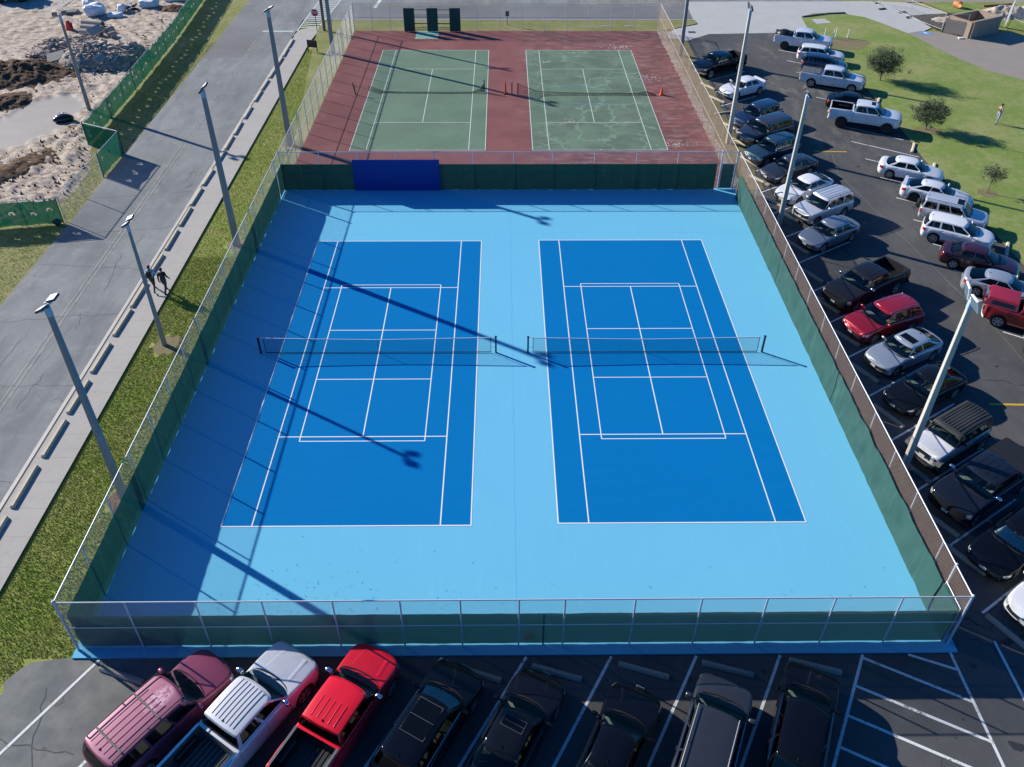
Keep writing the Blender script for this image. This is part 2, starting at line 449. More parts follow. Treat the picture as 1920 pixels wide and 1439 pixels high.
# ---- blue courts
def slab(name, x0, x1, y0, y1, z, mat, parent=None):
    b = MB(); b.box(x0, x1, y0, y1, z - .16, z); return b.build(name, mat, parent)
o = slab('blue_court_floor', -24.12, 9.42, -18.06, 19.2, 0.0, M['light_blue']); tag(o, None, None, None, 'structure')
LX = -14.745
def lines(b, segs, z, wd=.05):
    for (x0, y0, x1, y1) in segs:
        if abs(x0 - x1) < 1e-6: b.poly(rect(x0 - wd / 2, x0 + wd / 2, min(y0, y1), max(y0, y1)), z)
        else: b.poly(rect(min(x0, x1), max(x0, x1), y0 - wd / 2, y0 + wd / 2), z)
def tennis(cx, cy, name_z, extra, mat, wd=.055, base=10):
    a, s_, L_, sv = 5.485, 4.115, 11.885, 6.4
    vert = MB(); hor = MB()
    e = wd / 2
    lines(vert, [(cx - a + e, cy - L_, cx - a + e, cy + L_), (cx + a - e, cy - L_, cx + a - e, cy + L_),
                 (cx - s_, cy - L_, cx - s_, cy + L_), (cx + s_, cy - L_, cx + s_, cy + L_), (cx, cy - sv, cx, cy + sv)], name_z, wd)
    lines(hor, [(cx - a, cy - L_ + e, cx + a, cy - L_ + e), (cx - a, cy + L_ - e, cx + a, cy + L_ - e), (cx - s_, cy - sv, cx + s_, cy - sv), (cx - s_, cy + sv, cx + s_, cy + sv)], name_z + .002, wd)
    if extra:
        lines(vert, [(cx - 3.05, cy - 6.705, cx - 3.05, cy + 6.705), (cx + 3.05, cy - 6.705, cx + 3.05, cy + 6.705)], name_z + .0008, .05)
        lines(hor, [(cx - 3.05, cy - 6.705, cx + 3.05, cy - 6.705), (cx - 3.05, cy + 6.705, cx + 3.05, cy + 6.705), (cx - 3.05, cy - 2.13, cx + 3.05, cy - 2.13), (cx - 3.05, cy + 2.13, cx + 3.05, cy + 2.13)], name_z + .0028, .05)
    else:
        lines(hor, [(cx, cy - L_ + .05, cx + .001, cy - L_ + .25)], name_z, .05)
        vert.poly(rect(cx - .03, cx + .03, cy + L_ - .2, cy + L_ - e * 2), name_z); vert.poly(rect(cx - .03, cx + .03, cy - L_ + e * 2, cy - L_ + .2), name_z)
    for bb in (vert, hor): tag(bb.build('court_lines', mat), None, None, None, 'structure')
for cx, cy in ((LX, -.083), (0, 0)):
    sheet('court_surface', rect(cx - 5.46, cx + 5.46, cy - 11.86, cy + 11.86), .004, M['dark_blue'])
    tennis(cx, cy, .008, True, M['line'])

# ---- old maroon and green courts
def old_surface(name, c, c2, worn, crackc, crk=.45):
    t = NT(name)
    xs = t.sep()
    big = t.noise(.25, 5, .65); mid = t.noise(1.3, 6, .7); fine = t.noise(25, 3, .7)
    e = t.val(xs[0], -7.5, -3.5)      # the eastern court is the worn one
    cc = t.mix(t.val(big, .3, .7), c, c2)
    gw = t.val(t.noise(.30, 5, .7), .42, .60); cc = t.mix(t.math('MULTIPLY', t.math('MULTIPLY', gw, e), .6), cc, tuple(x * .55 + .02 for x in c))
    st = t.noise(.9, 6, .7, t.pos((.6, 2.2, 1)))
    cc = t.mix(t.math('MULTIPLY', t.math('MULTIPLY', t.val(st, .48, .66), e), .65), cc, worn)
    cc = t.mix(t.math('MULTIPLY', t.val(mid, .55, .75), .3), cc, tuple(x * .55 for x in c))
    cc = t.mix(t.math('MULTIPLY', fine, .2), cc, tuple(x * .6 for x in c))
    wob = t.n('ShaderNodeTexNoise'); wob.inputs['Scale'].default_value = .8; wob.inputs['Detail'].default_value = 5
    t.l(t.geo.outputs['Position'], wob.inputs['Vector'])
    va = t.n('ShaderNodeVectorMath', operation='MULTIPLY_ADD')
    t.l(wob.outputs['Color'], va.inputs[0]); va.inputs[1].default_value = (2.4, 2.4, 0); t.l(t.geo.outputs['Position'], va.inputs[2])
    vor = t.n('ShaderNodeTexVoronoi', feature='DISTANCE_TO_EDGE'); vor.inputs['Scale'].default_value = .33
    t.l(va.outputs[0], vor.inputs['Vector'])
    gate = t.math('MULTIPLY', t.val(t.noise(.23, 2), .40, .52), e)
    ck = t.math('MULTIPLY', t.math('SUBTRACT', 1.0, t.val(vor.outputs['Distance'], .006, .045)), gate)
    cc = t.mix(t.math('MULTIPLY', ck, crk), cc, crackc)
    pl = t.math('MULTIPLY', t.val(t.noise(1.7, 6, .8), .70, .73), t.math('MULTIPLY', t.val(t.noise(.3, 2), .5, .6), e))
    cc = t.mix(pl, cc, (.55, .55, .50))
    t.base(cc, .85, 0, .2); t.bump(fine, .2, .006)
    return t.m
M['maroon'] = old_surface('faded maroon acrylic', (.195, .072, .072), (.255, .105, .098), (.30, .24, .22), (.40, .24, .22), .16)
M['old_green'] = old_surface('faded green acrylic', (.118, .190, .132), (.152, .235, .165), (.19, .19, .155), (.26, .36, .29))
slab_pts = [(-24.05, 19.3), (9.35, 19.3)] + wiggly((9.6, 19.3), (9.2, 55.7), 70, .1, 5) + [(-24.0, 55.75)]
b = MB(); b.poly(slab_pts, -.012); tag(b.build('old_court_floor', M['maroon']), None, None, None, 'structure')
b = MB()
edge_e = wiggly((9.35, 19.3), (9.1, 55.7), 90, .14, 6)
b.poly(edge_e + [(9.9 + .15 * math.sin(i * 1.7), 55.7 - i * 1.3) for i in range(28)], -.008)
t = dirt_mat('crumbling slab edge', (.50, .42, .36), (.36, .29, .24), (.22, .16, .12))
tag(b.build('gravel_edge', t), None, None, None, 'structure')
for i, cx in enumerate((-14.717, .013)):
    sheet('court_surface', rect(cx - 5.47, cx + 5.47, 37.54 - 11.87, 37.54 + 11.87), -.004, M['old_green'])
    tennis(cx, 37.54, .002, False, M['oldline'], .06)
b = MB()
for y, x0, x1 in ((39.7, -2.3, 1.2), (35.2, -2.1, 2.0)): b.poly(rect(x0, x1, y - .03, y + .03), .003)
tag(b.build('court_marking', M['blue_paint']), None, None, None, 'structure')
sheet('court_pad', rect(-17.2, -14.75, 53.0, 55.5), -.004, simple('pale green pad', (.26, .45, .36), .8, 0, .15, 1))
b = MB()
rnd = random.Random(4)
for cx, cy, sx, sy, n in ((4.3, 50.4, 1.6, .7, 120), (-2.2, 31.5, .7, .5, 26), (5.9, 41.5, 1.6, 1.2, 90), (-3.6, 45.9, .8, .3, 22), (-5.6, 46.3, .6, .3, 14), (6.3, 26.8, 1.6, .8, 70), (.0, 48.6, 1.9, .08, 26)):
    for k in range(n):
        x, y, r = cx + rnd.gauss(0, sx / 2), cy + rnd.gauss(0, sy / 2), rnd.uniform(.012, .075)
        b.poly([(x + r * (1 + .5 * rnd.random()) * math.cos(a), y + r * .6 * math.sin(a)) for a in [i * PI / 3 for i in range(6)]], .0075 + k * .00002)
tag(b.build('peeled_paint', simple('bare scraped concrete', (.60, .60, .55), .9, 0, .2, 4)), None, None, None, 'stuff')

# ---- painted lines on roads and lot
b = MB()
def stripe(b, p, q, wd, z=-.052):
    p, q = Vector((*p, z)), Vector((*q, z)); d = (q - p).normalized(); n = Vector((-d.y, d.x, 0)) * wd / 2
    b.add([p - n, q - n, q + n, p + n], [(0, 1, 2, 3)])
hdC = R(59.2)
for x in (-23.09, -19.9, -16.7, -13.45, -10.2, -7.01, -3.79, -.56, 2.62, 5.77):
    stripe(b, (x, -18.12), (x - 5.6 * math.cos(hdC), -18.12 - 5.6 * math.sin(hdC)), .11)
stripe(b, (9.14, -17.95 - .1), (9.12, -24.5), .11, -.0516)
stripe(b, (11.05, -17.6), (11.0, -24.5), .11)
hz = R(-27)
def hatch(y0):
    # hatch lines from the slanted stall line to the straight one
    x = 5.77 - (-18.12 - y0) / math.tan(hdC)
    stripe(b, (x + .03, y0), (9.1, y0 - (9.1 - x) * math.tan(-hz)), .11, -.0512)
for y0 in (-18.25, -19.35, -20.45, -21.55, -22.65, -23.75): hatch(y0)
stripe(b, (7.5, -18.13), (9.08, -18.75), .11, -.0512)
hdA = R(31.5)
for k in range(-8, 12):
    y = 9.05 + 3.18 * k if k < 11 else 0
    if k == 11: break
    x0 = 11.15
    if y > 40: x0 = 11.6
    stripe(b, (x0, y), (x0 + 5.0 * math.cos(hdA) * 1.0, y + 5.0 * math.sin(hdA)), .1)
hdB = R(-33.4)
for k in range(-8, 14):
    y = 24.2 + 3.2 * k - (0.0 if k < 3 else .1)
    if y > 52: break
    stripe(b, (20.9, y), (20.9 + 5.3 * math.cos(hdB), y + 5.3 * math.sin(hdB)), .1)
tag(b.build('parking_lines', M['parkline']), None, None, None, 'structure')
b = MB(); stripe(b, (17.26, 25.55), (19.86, 25.45), .14); stripe(b, (17.2, -4.28), (21.5, -4.4), .14)
stripe(b, (-24, 65.35), (14.2, 66.45), .12, -.07)
tag(b.build('yellow_marking', M['yellow']), None, None, None, 'structure')
b = MB()
stripe(b, (-34.1, 55.7), (-30.7, 55.7), .32, -.07); stripe(b, (-22.9, 64.3), (-22.5, 69), .4, -.07)
stripe(b, (-30.35, 55.8), (-29.8, 70), .14, -.07); stripe(b, (-28.15, 57.6), (-27.2, 70), .14, -.07)
for k in range(18):
    y = 57.0 + k * .75
    xl = -30.25 + (y - 55.8) * .04; xr = -28.2 + (y - 57.6) * .075
    stripe(b, (xl, y), (xr, y + .42), .24, -.068)
stripe(b, (-30.44 + .1, 54.2), (-30.1, 55.8), .14, -.07)
tag(b.build('road_lines', M['oldline']), None, None, None, 'structure')
b = MB()
for dx in (0, .28): stripe(b, (-33.45 + dx, -40), (-34.15 + dx, 54), .09, -.071)
t = NT('worn yellow centre line'); nn = t.noise(1.4, 5, .7)
t.base(t.mix(t.val(nn, .42, .62), (.33, .31, .27), (.205, .205, .20)), .85)
tag(b.build('centre_lines', t.m), None, None, None, 'structure')
b = MB()
for dx, r in ((0, .55), (0, .28)):
    b.poly([(38.55 + r * 1.4 * math.cos(a), 55.15 + r * math.sin(a)) for a in [i * PI / 8 for i in range(16)]], -.042 + (0 if r > .4 else .004))
tag(b.build('parking_symbol', [M['blue_paint']]), None, None, None, 'structure')
b = MB(); b.box(-.06, .06, -.3, .28, 0, .004); b.box(-.25, .22, -.06, .06, .0045, .0085); b.box(.08, .3, -.3, -.22, 0, .004)
o = b.build('parking_symbol', M['line'], loc=(38.55, 55.15, -.034)); tag(o, None, None, None, 'structure')
b = MB()
for x, y in ((3.7, 57.4), (6.3, 57.4)): b.bevbox(x - .5, x + .5, y - .3, y + .3, -.05, .01, .02)
tag(b.build('manhole_cover', M['old_block']), None, None, None, 'structure')
b = MB(); b.bevbox(12.5, 13.3, 55.1, 55.7, -.1, -.03, .02); tag(b.build('drain_grate', M['lamp_dark']), None, None, None, 'structure')
sheet('concrete_slab', [(27.5, 58.2), (29.3, 58.6), (29.0, 60.2), (27.4, 59.9)], -.01, M['concrete'])

# seams and scuffs on the lot
b = MB(); rnd = random.Random(9)
def crackline(b, p, q, n, amp, wd, z=-.054):
    pts = wiggly(p, q, n, amp, rnd.randint(0, 9999))
    for a_, c_ in zip(pts[:-1], pts[1:]): stripe(b, a_, c_, wd, z)
crackline(b, (17.9, 21.5), (20.6, 2.5), 26, .05, .045)
crackline(b, (19.0, 27.5), (17.9, 21.6), 8, .06, .05)
crackline(b, (20.6, 2.3), (21.2, -8), 12, .08, .04)
for k in range(16):
    x, y = rnd.uniform(13, 22), rnd.uniform(-6, 30); a = R(rnd.uniform(100, 130)); l = rnd.uniform(.5, 2.2)
    crackline(b, (x, y), (x + l * math.cos(a), y + l * math.sin(a)), 4, .03, rnd.uniform(.02, .05), -.0535 + k * .00002)
tag(b.build('asphalt_scuffs', simple('pale scuffed asphalt', (.15, .15, .15), .9, 0, .3, 4)), None, None, None, 'structure')
b = MB()
crackline(b, (6.6, -20.5), (9.6, -24.5), 14, .12, .03); crackline(b, (7.4, -20.2), (7.0, -22.8), 8, .1, .03, -.0536)
crackline(b, (-26.0, -21.0), (-22.6, -21.6), 10, .08, .035, -.0532); crackline(b, (-24.6, -19.2), (-23.6, -23.4), 12, .1, .03, -.0528)
for y in (-8.4, -3.1, 3.3, 8.7, 13.4, 18.2, 30.5): crackline(b, (-37.6, y + rnd.uniform(-1, 1)), (-30.5, y + rnd.uniform(-1, 1)), 18, .14, .018, -.0745 + y * .00001)
for k in range(14):
    x, y = rnd.uniform(-37, -31), rnd.uniform(-10, 45); crackline(b, (x, y), (x + rnd.uniform(-.5, .5), y + rnd.uniform(1, 5)), 9, .1, .016, -.0735 + k * .00003)
tag(b.build('asphalt_cracks', simple('dark crack filler', (.075, .078, .08), .9, 0, .2, 4)), None, None, None, 'structure')
# oil drips in the bays, tyre scuffs in the aisle
b = MB(); rnd = random.Random(77)
def blob(b, x, y, r, z):
    n_ = 11; k0 = rnd.random() * 9
    b.add([(x + r * (1 + .35 * math.sin(3 * a_ + k0)) * math.cos(a_), y + r * (.8 + .3 * math.cos(2 * a_ + k0)) * math.sin(a_), z) for a_ in [2 * PI * q / n_ for q in range(n_)]], [tuple(range(n_))])
for k in range(150):
    x, y = rnd.choice([(rnd.uniform(12, 24), rnd.uniform(-10, 50)), (rnd.uniform(-24, 20), rnd.uniform(-24, -18.4)), (rnd.gauss(14, 1), rnd.uniform(-12, 42)), (rnd.gauss(22.6, .8), rnd.uniform(0, 50))])
    blob(b, x, y, rnd.choice([.04, .07, .12, .2]) * rnd.uniform(.6, 1.3), -.0545 + k * .000005)
tag(b.build('oil_stains', simple('old oil stain', (.030, .031, .033), .6, 0, .2, 3)), None, None, None, 'stuff')
# hairline seam in the blue acrylic
b = MB(); crackline(b, (-7.35, -17.6), (-7.35, 17.5), 40, .02, .03, .0025)
crackline(b, (-23.5, 12.6), (9.2, 12.9), 50, .02, .03, .0018); 
tag(b.build('court_seam', simple('sealed seam', (.10, .42, .80), .7, 0, .1, 4)), None, None, None, 'structure')

# ---- grass blades on the near verges (nobody could count them)
def tufts(name, regions, dens, seed, mat, hmin, hmax, avoid=None):
    rnd = random.Random(seed); b = MB()
    for (x0, x1, y0, y1) in regions:
        for k in range(int((x1 - x0) * (y1 - y0) * dens)):
            x, y = rnd.uniform(x0, x1), rnd.uniform(y0, y1)
            if avoid and avoid(x, y): continue
            a = rnd.random() * 2 * PI; h = rnd.uniform(hmin, hmax) * (1 + .35 * mnoise.noise((x * 3.5, y * 3.5, 3))); wd = rnd.uniform(.007, .018)
            dx, dy = math.cos(a), math.sin(a); ln = rnd.uniform(.2, 1.1) * h
            b.add([(x - dx * wd, y - dy * wd, -.13), (x + dx * wd, y + dy * wd, -.13), (x - dy * ln, y + dx * ln, -.10 + h)], [(0, 1, 2)])
    o = b.build(name, mat); tag(o, 'short green grass blades growing on the verge', 'grass', None, 'stuff'); return o
tg = NT('grass blades'); oi = tg.noise(.9, 4, .7); of = tg.noise(30, 1)
tg.base(tg.mix(tg.val(oi, .38, .62), tg.mix(of, (.20, .27, .05), (.34, .41, .09)), tg.mix(of, (.32, .31, .11), (.42, .39, .17))), .85, 0, .1)
near_pole = [(-25.07, -10.2), (-26.86, .9), (-25.5, 11.5), (-25.1, 26.7), (-25.2, 48.5)]
def av(x, y):
    if y < -18 and x > -26.2 + .3 * math.sin(y * 3): return True
    return any((x - px) ** 2 + ((y - py) * .8) ** 2 < .55 + .2 * math.sin(x * 9) for px, py in near_pole)
tufts('grass_blades', [(-28.2, -24.15, -21.5, 10), ], 950, 1, tg.m, .022, .042, av)
tufts('grass_blades', [(-28.2, -24.15, 10, 50)], 420, 2, tg.m, .022, .042, av)
tufts('grass_blades', [(-41, -38.0, -2, 52)], 110, 3, tg.m, .04, .08)
tufts('grass_blades', [(25.7, 31, 0, 50)], 50, 4, tg.m, .05, .09)
sheet('verge', [(-28.4, -60), (-24.1, -60), (-24.1, 19.4), (-24.0, 52), (-28.2, 52)], -.125, M['grass'])
sheet('verge', [(-41.5, -60), (-37.8, -60), (-37.8, 12), (-37.9, 20), (-38.3, 58), (-38.4, 76), (-44.5, 76), (-43.5, 50), (-42.3, 34), (-40.4, 25), (-40.0, 17), (-46, 12), (-60, 11), (-60, -60)], -.126, M['dull_grass'])
# bare earth round the lamp posts
for i, (px, py) in enumerate(near_pole):
    rnd = random.Random(i); sheet('bare_earth', [(px + .25 + (.85 + .25 * rnd.random()) * math.cos(a) * .9, py + (.8 + .3 * rnd.random()) * math.sin(a)) for a in [k * PI / 8 for k in range(16)]], -.02 if py > 19.3 else -.115, M['dry_verge'] if i else M['brown_dirt'])
# fallen leaves along the south end of the blue courts
b = MB(); rnd = random.Random(12)
for k in range(520):
    x = rnd.choice([rnd.gauss(-16, 3.2), rnd.uniform(-20, 9), rnd.gauss(-17.5, 1.6)]); y = -17.5 + abs(rnd.gauss(0, 1.5))
    if not -23.5 < x < 9: continue
    r = rnd.uniform(.012, .035); a0 = rnd.random() * 6
    b.add([(x + r * math.cos(a0 + a), y + r * math.sin(a0 + a) * .6, .012 + rnd.random() * .012) for a in (0, 1.5, 3.1, 4.6)], [(0, 1, 2, 3)])
o = b.build('fallen_leaves', M['leafdry']); tag(o, 'dry brown leaves scattered at the south end of the blue courts', 'leaves', None, 'stuff')
b = MB()
for k in range(60):
    x, y, r = -6.88 + rnd.gauss(0, .13), -17.3 + rnd.gauss(0, .09), rnd.uniform(.02, .05); a0 = rnd.random() * 6
    b.add([(x + r * math.cos(a0 + a), y + r * math.sin(a0 + a), .012 + rnd.random() * .03) for a in (0, 1.5, 3.1, 4.6)], [(0, 1, 2, 3)])
o = b.build('leaf_litter', simple('orange leaves', (.45, .16, .05), .8, 0, .4, 9)); tag(o, 'small orange heap of leaves inside the near fence', 'leaves')
# ---------------------------------------------------------------- chain-link fences
def wires(length, h, z0=0.0, pitch=.075, th=.0022):
    """woven diagonals of one fence run in local x (along) / z, as thin three-sided wires"""
    b = MB(); n = int((length + h) / pitch)
    for s in (1, -1):
        for k in range(n + 1):
            x0 = k * pitch - (h if s > 0 else 0)
            # line x = x0 + s*t, z = t
            t0, t1 = 0.0, h
            if s > 0: t0 = max(t0, -x0); t1 = min(t1, length - x0)
            else: t1 = min(t1, x0); t0 = max(t0, x0 - length)
            if t1 - t0 < .02: continue
            p = (x0 + s * t0, z0 + t0); q = (x0 + s * t1, z0 + t1)
            o_ = th * .7; y = .006 * s
            vs = []
            for (x, z) in (p, q):
                vs += [(x - o_, y, z + s * o_), (x + o_, y, z - s * o_), (x, y + th, z)]
            b.add(vs, [(0, 1, 4, 3), (1, 2, 5, 4), (2, 0, 3, 5)])
    return b

def screen_mb(x0, x1, z0, z1, off, seed, amp=.035, wav=.03):
    b = MB(); nx = max(2, int((x1 - x0) / .16)); nz = 9
    vs = []
    for i in range(nx + 1):
        x = x0 + (x1 - x0) * i / nx
        top = z1 + wav * (mnoise.noise((x * 1.1, seed, 0)) + .5 * mnoise.noise((x * 3.1, seed, 5))) - wav * .6 * abs(math.sin(PI * x / 2.44))
        bot = z0 + wav * .9 * (mnoise.noise((x * 1.7, seed, 9)))
        for k in range(nz + 1):
            f = k / nz
            y = off + amp * (mnoise.noise((x * .9, f * 1.7, seed)) + .6 * mnoise.noise((x * 2.9 + f * 1.5, f * 1.0, seed + 4)) ) * math.sin(PI * min(1, max(0, f * .9 + .08)))
            vs.append((x, y, bot + (top - bot) * f))
    b.add(vs, [(i * (nz + 1) + k, (i + 1) * (nz + 1) + k, (i + 1) * (nz + 1) + k + 1, i * (nz + 1) + k + 1) for i in range(nx) for k in range(nz)])
    return b

def fence(p, q, label, group, posts, H=2.98, screen=None, wire=None, mid=None, tall=(), postmat=None, railmat=None, z0=-.02, scr_mat=None, th=.0022, r=.032, cut=()):
    """local +x runs from p to q, local +y is to the left of that direction"""
    L = math.hypot(q[0] - p[0], q[1] - p[1])
    root = empty('chain_link_fence', (p[0], p[1], 0), math.atan2(q[1] - p[1], q[0] - p[0]))
    tag(root, label, 'fence', group)
    postmat = postmat or M['galv']; railmat = railmat or M['galv']
    for x in posts:
        b = MB(); rr = r * (1.55 if x in tall else 1)
        b.tube((x, 0, z0 - .1), (x, 0, H + (.05 if x in tall else -.02)), rr, 10)
        b.ball((x, 0, H + (.06 if x in tall else 0)), rr * 1.25, 8, sc=(1, 1, .7))
        for zc in (.25, 1.0, 1.5, 2.3): b.tube((x, 0, zc), (x, 0, zc + .03), rr * 1.15, 10)
        b.build('post', postmat, root, 60)
    b = MB(); b.tube((0, 0, H), (L, 0, H), .027, 8); b.build('top_rail', railmat, root, 60)
    if mid:
        for m_ in mid:
            b = MB(); b.tube((0, .0, m_), (L, .0, m_), .021, 6); b.build('middle_rail', railmat, root, 60)
    wb = wires(L, H - .05, .03, th=th)
    if cut:      # leave the wire out of gate openings
        pass
    side = screen['off'] * .5 if screen else .04
    for i, v in enumerate(wb.v): wb.v[i] = (v[0], v[1] + (.045 if side > 0 else -.045), v[2])
    wb.build('chain_link_mesh', wire or M['wire'], root)
    if screen:
        for (a_, c_) in screen['runs']:
            s_ = screen_mb(a_, c_, screen['z0'], screen['z1'], screen['off'], screen.get('seed', 1), screen.get('amp', .035), screen.get('wav', .03))
            s_.build('windscreen', scr_mat or M['screen'], root, 80)
        b = MB(); nb = int(L / .3) if screen['z0'] > .05 else 0
        for k in range(nb):
            x = .15 + k * .3
            if any(a_ < x < c_ for a_, c_ in screen['runs']): b.box(x - .012, x + .012, screen['off'] - .012, screen['off'] + .03, screen['z0'] - .02, screen['z0'] + .03)
        if nb: b.build('bottom_tie', M['white_plastic'], root)
    return root

X0, X1, Y0, Y1, Y2 = -24.0, 9.15, -17.72, 19.1, 55.6
Lw = X1 - X0; Lb = Y1 - Y0; Lg = Y2 - Y1
gb = 'chain link fences round the blue courts'; gg = 'chain link fences round the old courts'
near_x = [0, 2.5, 5.05, 7.43, 9.96, 12.39, 14.57, 16.7, 18.37, 20.92, 23.33, 25.71, 28.19, 30.63, Lw]
nf = fence((X0, Y0), (X1, Y0), 'near chain link fence with green screen, in front of the bottom row of parked vehicles', gb, near_x,
      screen=dict(runs=[(.12, 17.6), (17.66, Lw - .15)], z0=.035, z1=1.97, off=.12, seed=2, amp=.065), mid=[1.42], tall=(0, Lw), postmat=M['galv_blue'], th=.0034)
b = MB(); b.box(17.60, 17.66, .085, .115, .0, 1.97); b.build('screen_seam', M['black'], nf)
ly = [0] + [2.453 * k for k in range(1, 15)] + [Lb - 1.5, Lb]
lf = fence((X0, Y0), (X0, Y1), 'left chain link fence with dark green screen, between the grass verge and the blue courts', gb, [y for y in ly if y not in (2.453 * 14,)][1:],
      screen=dict(runs=[(.15, Lb - 1.6)], z0=.0, z1=2.03, off=-.10, seed=5), tall=(Lb - 1.5, Lb), postmat=M['galv_blue'])
ry = [1.36, 2.45, 4.95, 7.3, 9.7, 12.3, 14.75, 17.1, 19.65, 22.0, 24.4, 26.85, 29.3, 31.75, 34.2]
rf = fence((X1, Y0), (X1 + .12, Y1), 'right chain link fence with sunlit green screen and brown wire, beside the angled parked cars', gb, ry,
      screen=dict(runs=[(.08, 1.3), (1.4, 13.55), (13.62, 24.4), (24.45, Lb - 1.4)], z0=.0, z1=2.03, off=.20, seed=9, amp=.10, wav=.09), wire=M['wire_sunlit'], th=.0036, scr_mat=M['screen_sunlit'], tall=(1.36,))
# gate leaf in the near right corner
def gate(loc, rz, wd, h, label, mat_s, side=1):
    g_ = empty('gate', loc, rz); tag(g_, label, 'gate')
    b = MB()
    for x in (.03, wd - .03): b.tube((x, 0, .06), (x, 0, h), .024, 8)
    for z in (.07, h * .55, h): b.tube((.03, 0, z), (wd - .03, 0, z), .022, 8)
    b.build('gate_frame', M['galv'], g_, 60)
    screen_mb(.06, wd - .06, .08, h - .05, .05 * side, 3, .02, .01).build('windscreen', mat_s, g_, 80)
    w_ = wires(wd - .06, h - .1, .06); w_.build('chain_link_mesh', M['wire'], g_)
    b = MB(); b.bevbox(wd - .12, wd + .05, -.05, .05, 1.0, 1.12, .01); b.build('latch', M['galv'], g_)
    return g_
gate((X1 - .12, Y0 + .06, 0), R(90), 1.24, 2.1, 'narrow gate with pale tube frame in the near right corner of the blue courts', M['screen_sunlit'], 1)
gate((8.1, Y1 + .02, 0), 0, .98, 2.08, 'small dark screened gate between the two court areas at the right end', M['screen_dark'], -1)
gate((X0 + .05, Y1 - 1.45, 0), R(90), 1.4, 2.08, 'screened gate in the far left corner of the blue courts', M['screen'], -1)
# fence between the two court areas
mx = [0, 2.9, 5.7, 8.45, 11.2, 14.0, 16.95, 19.75, 22.8, 25.85, 28.85, 32.05, Lw]
mf = fence((X0, Y1), (X1, Y1), 'fence with dark green screen between the blue courts and the old green courts', gb, mx,
      screen=dict(runs=[(.1, 31.75)], z0=.0, z1=2.08, off=-.10, seed=12, amp=.03, wav=.010), mid=[1.42], tall=(0, 32.05, Lw), postmat=M['galv_blue'], railmat=M['galv_blue'], scr_mat=M['screen_dark'], th=.0018)
for x in (27.6,):
    b = MB(); b.box(x, x + .04, -.06, -.02, .02, 2.05); b.build('screen_seam', M['black'], mf)
# navy rebound wall
rw = empty('rebound_wall', (-18.73, 18.93, 0)); tag(rw, 'solid navy blue rebound wall standing on the blue court in front of the far fence', 'rebound wall')
b = MB(); b.bevbox(0, 6.28, -.05, .02, .0, 2.47, .012); b.build('panel', M['navy_panel'], rw)
b = MB()
for x in (.3, 2.1, 4.0, 5.9): b.box(x, x + .09, .022, .11, 0, 2.3)
b.build('frame', M['galv_blue'], rw)
# fences round the old courts
gy = [2.43 * k for k in range(1, 15)] + [Lg]
fence((X0, Y1), (X0, Y2), 'left chain link fence without screen, along the old maroon courts', gg, gy, H=2.95, mid=[1.5], tall=(Lg,), th=.0022, postmat=M['galv'])
fence((X1 + .05, Y1), (X1 + .05, Y2), 'right chain link fence without screen, between the old courts and the parking lot', gg, gy, H=2.95, mid=[1.5], tall=(Lg,), th=.0026, wire=M['wire_sunlit'], postmat=M['pole_tan'], railmat=M['pole_tan'])
bx = [1.95, 3.97, 6.03, 8.4, 10.85, 13.35, 15.85, 18.25, 20.75, 23.15, 25.5, 28.0, 30.5]
fence((X0, Y2), (X1, Y2), 'far chain link fence behind the old courts, before the cross road', gg, bx, H=2.9, mid=[1.45], th=.0020)
# green rebound boards at the far end
gr = empty('rebound_boards', (-18.55, 55.42, 0)); tag(gr, 'three dark green boards joined by open slats at the far end of the old courts', 'rebound boards')
for x in (0, 2.51, 4.96):
    b = MB(); b.bevbox(x, x + 1.18, -.04, .03, .02, 2.5, .012); b.build('board', M['green_panel'], gr)
for x in (1.18, 3.69):
    for z in (.22, .42, .8, 1.55, 1.75, 2.3):
        b = MB(); b.box(x, x + 1.32, -.03, .01, z, z + .05 + (.05 if z == .8 else 0)); b.build('slat', M['green_panel'] if z > .5 else M['black_metal'], gr)
for x in (.1, 2.6, 5.05):
    b = MB(); b.tube((x, .1, 0), (x, .1, 2.4), .03); b.tube((x + 1.0, .1, 0), (x + 1.0, .1, 2.4), .03); b.build('support', M['galv'], gr)

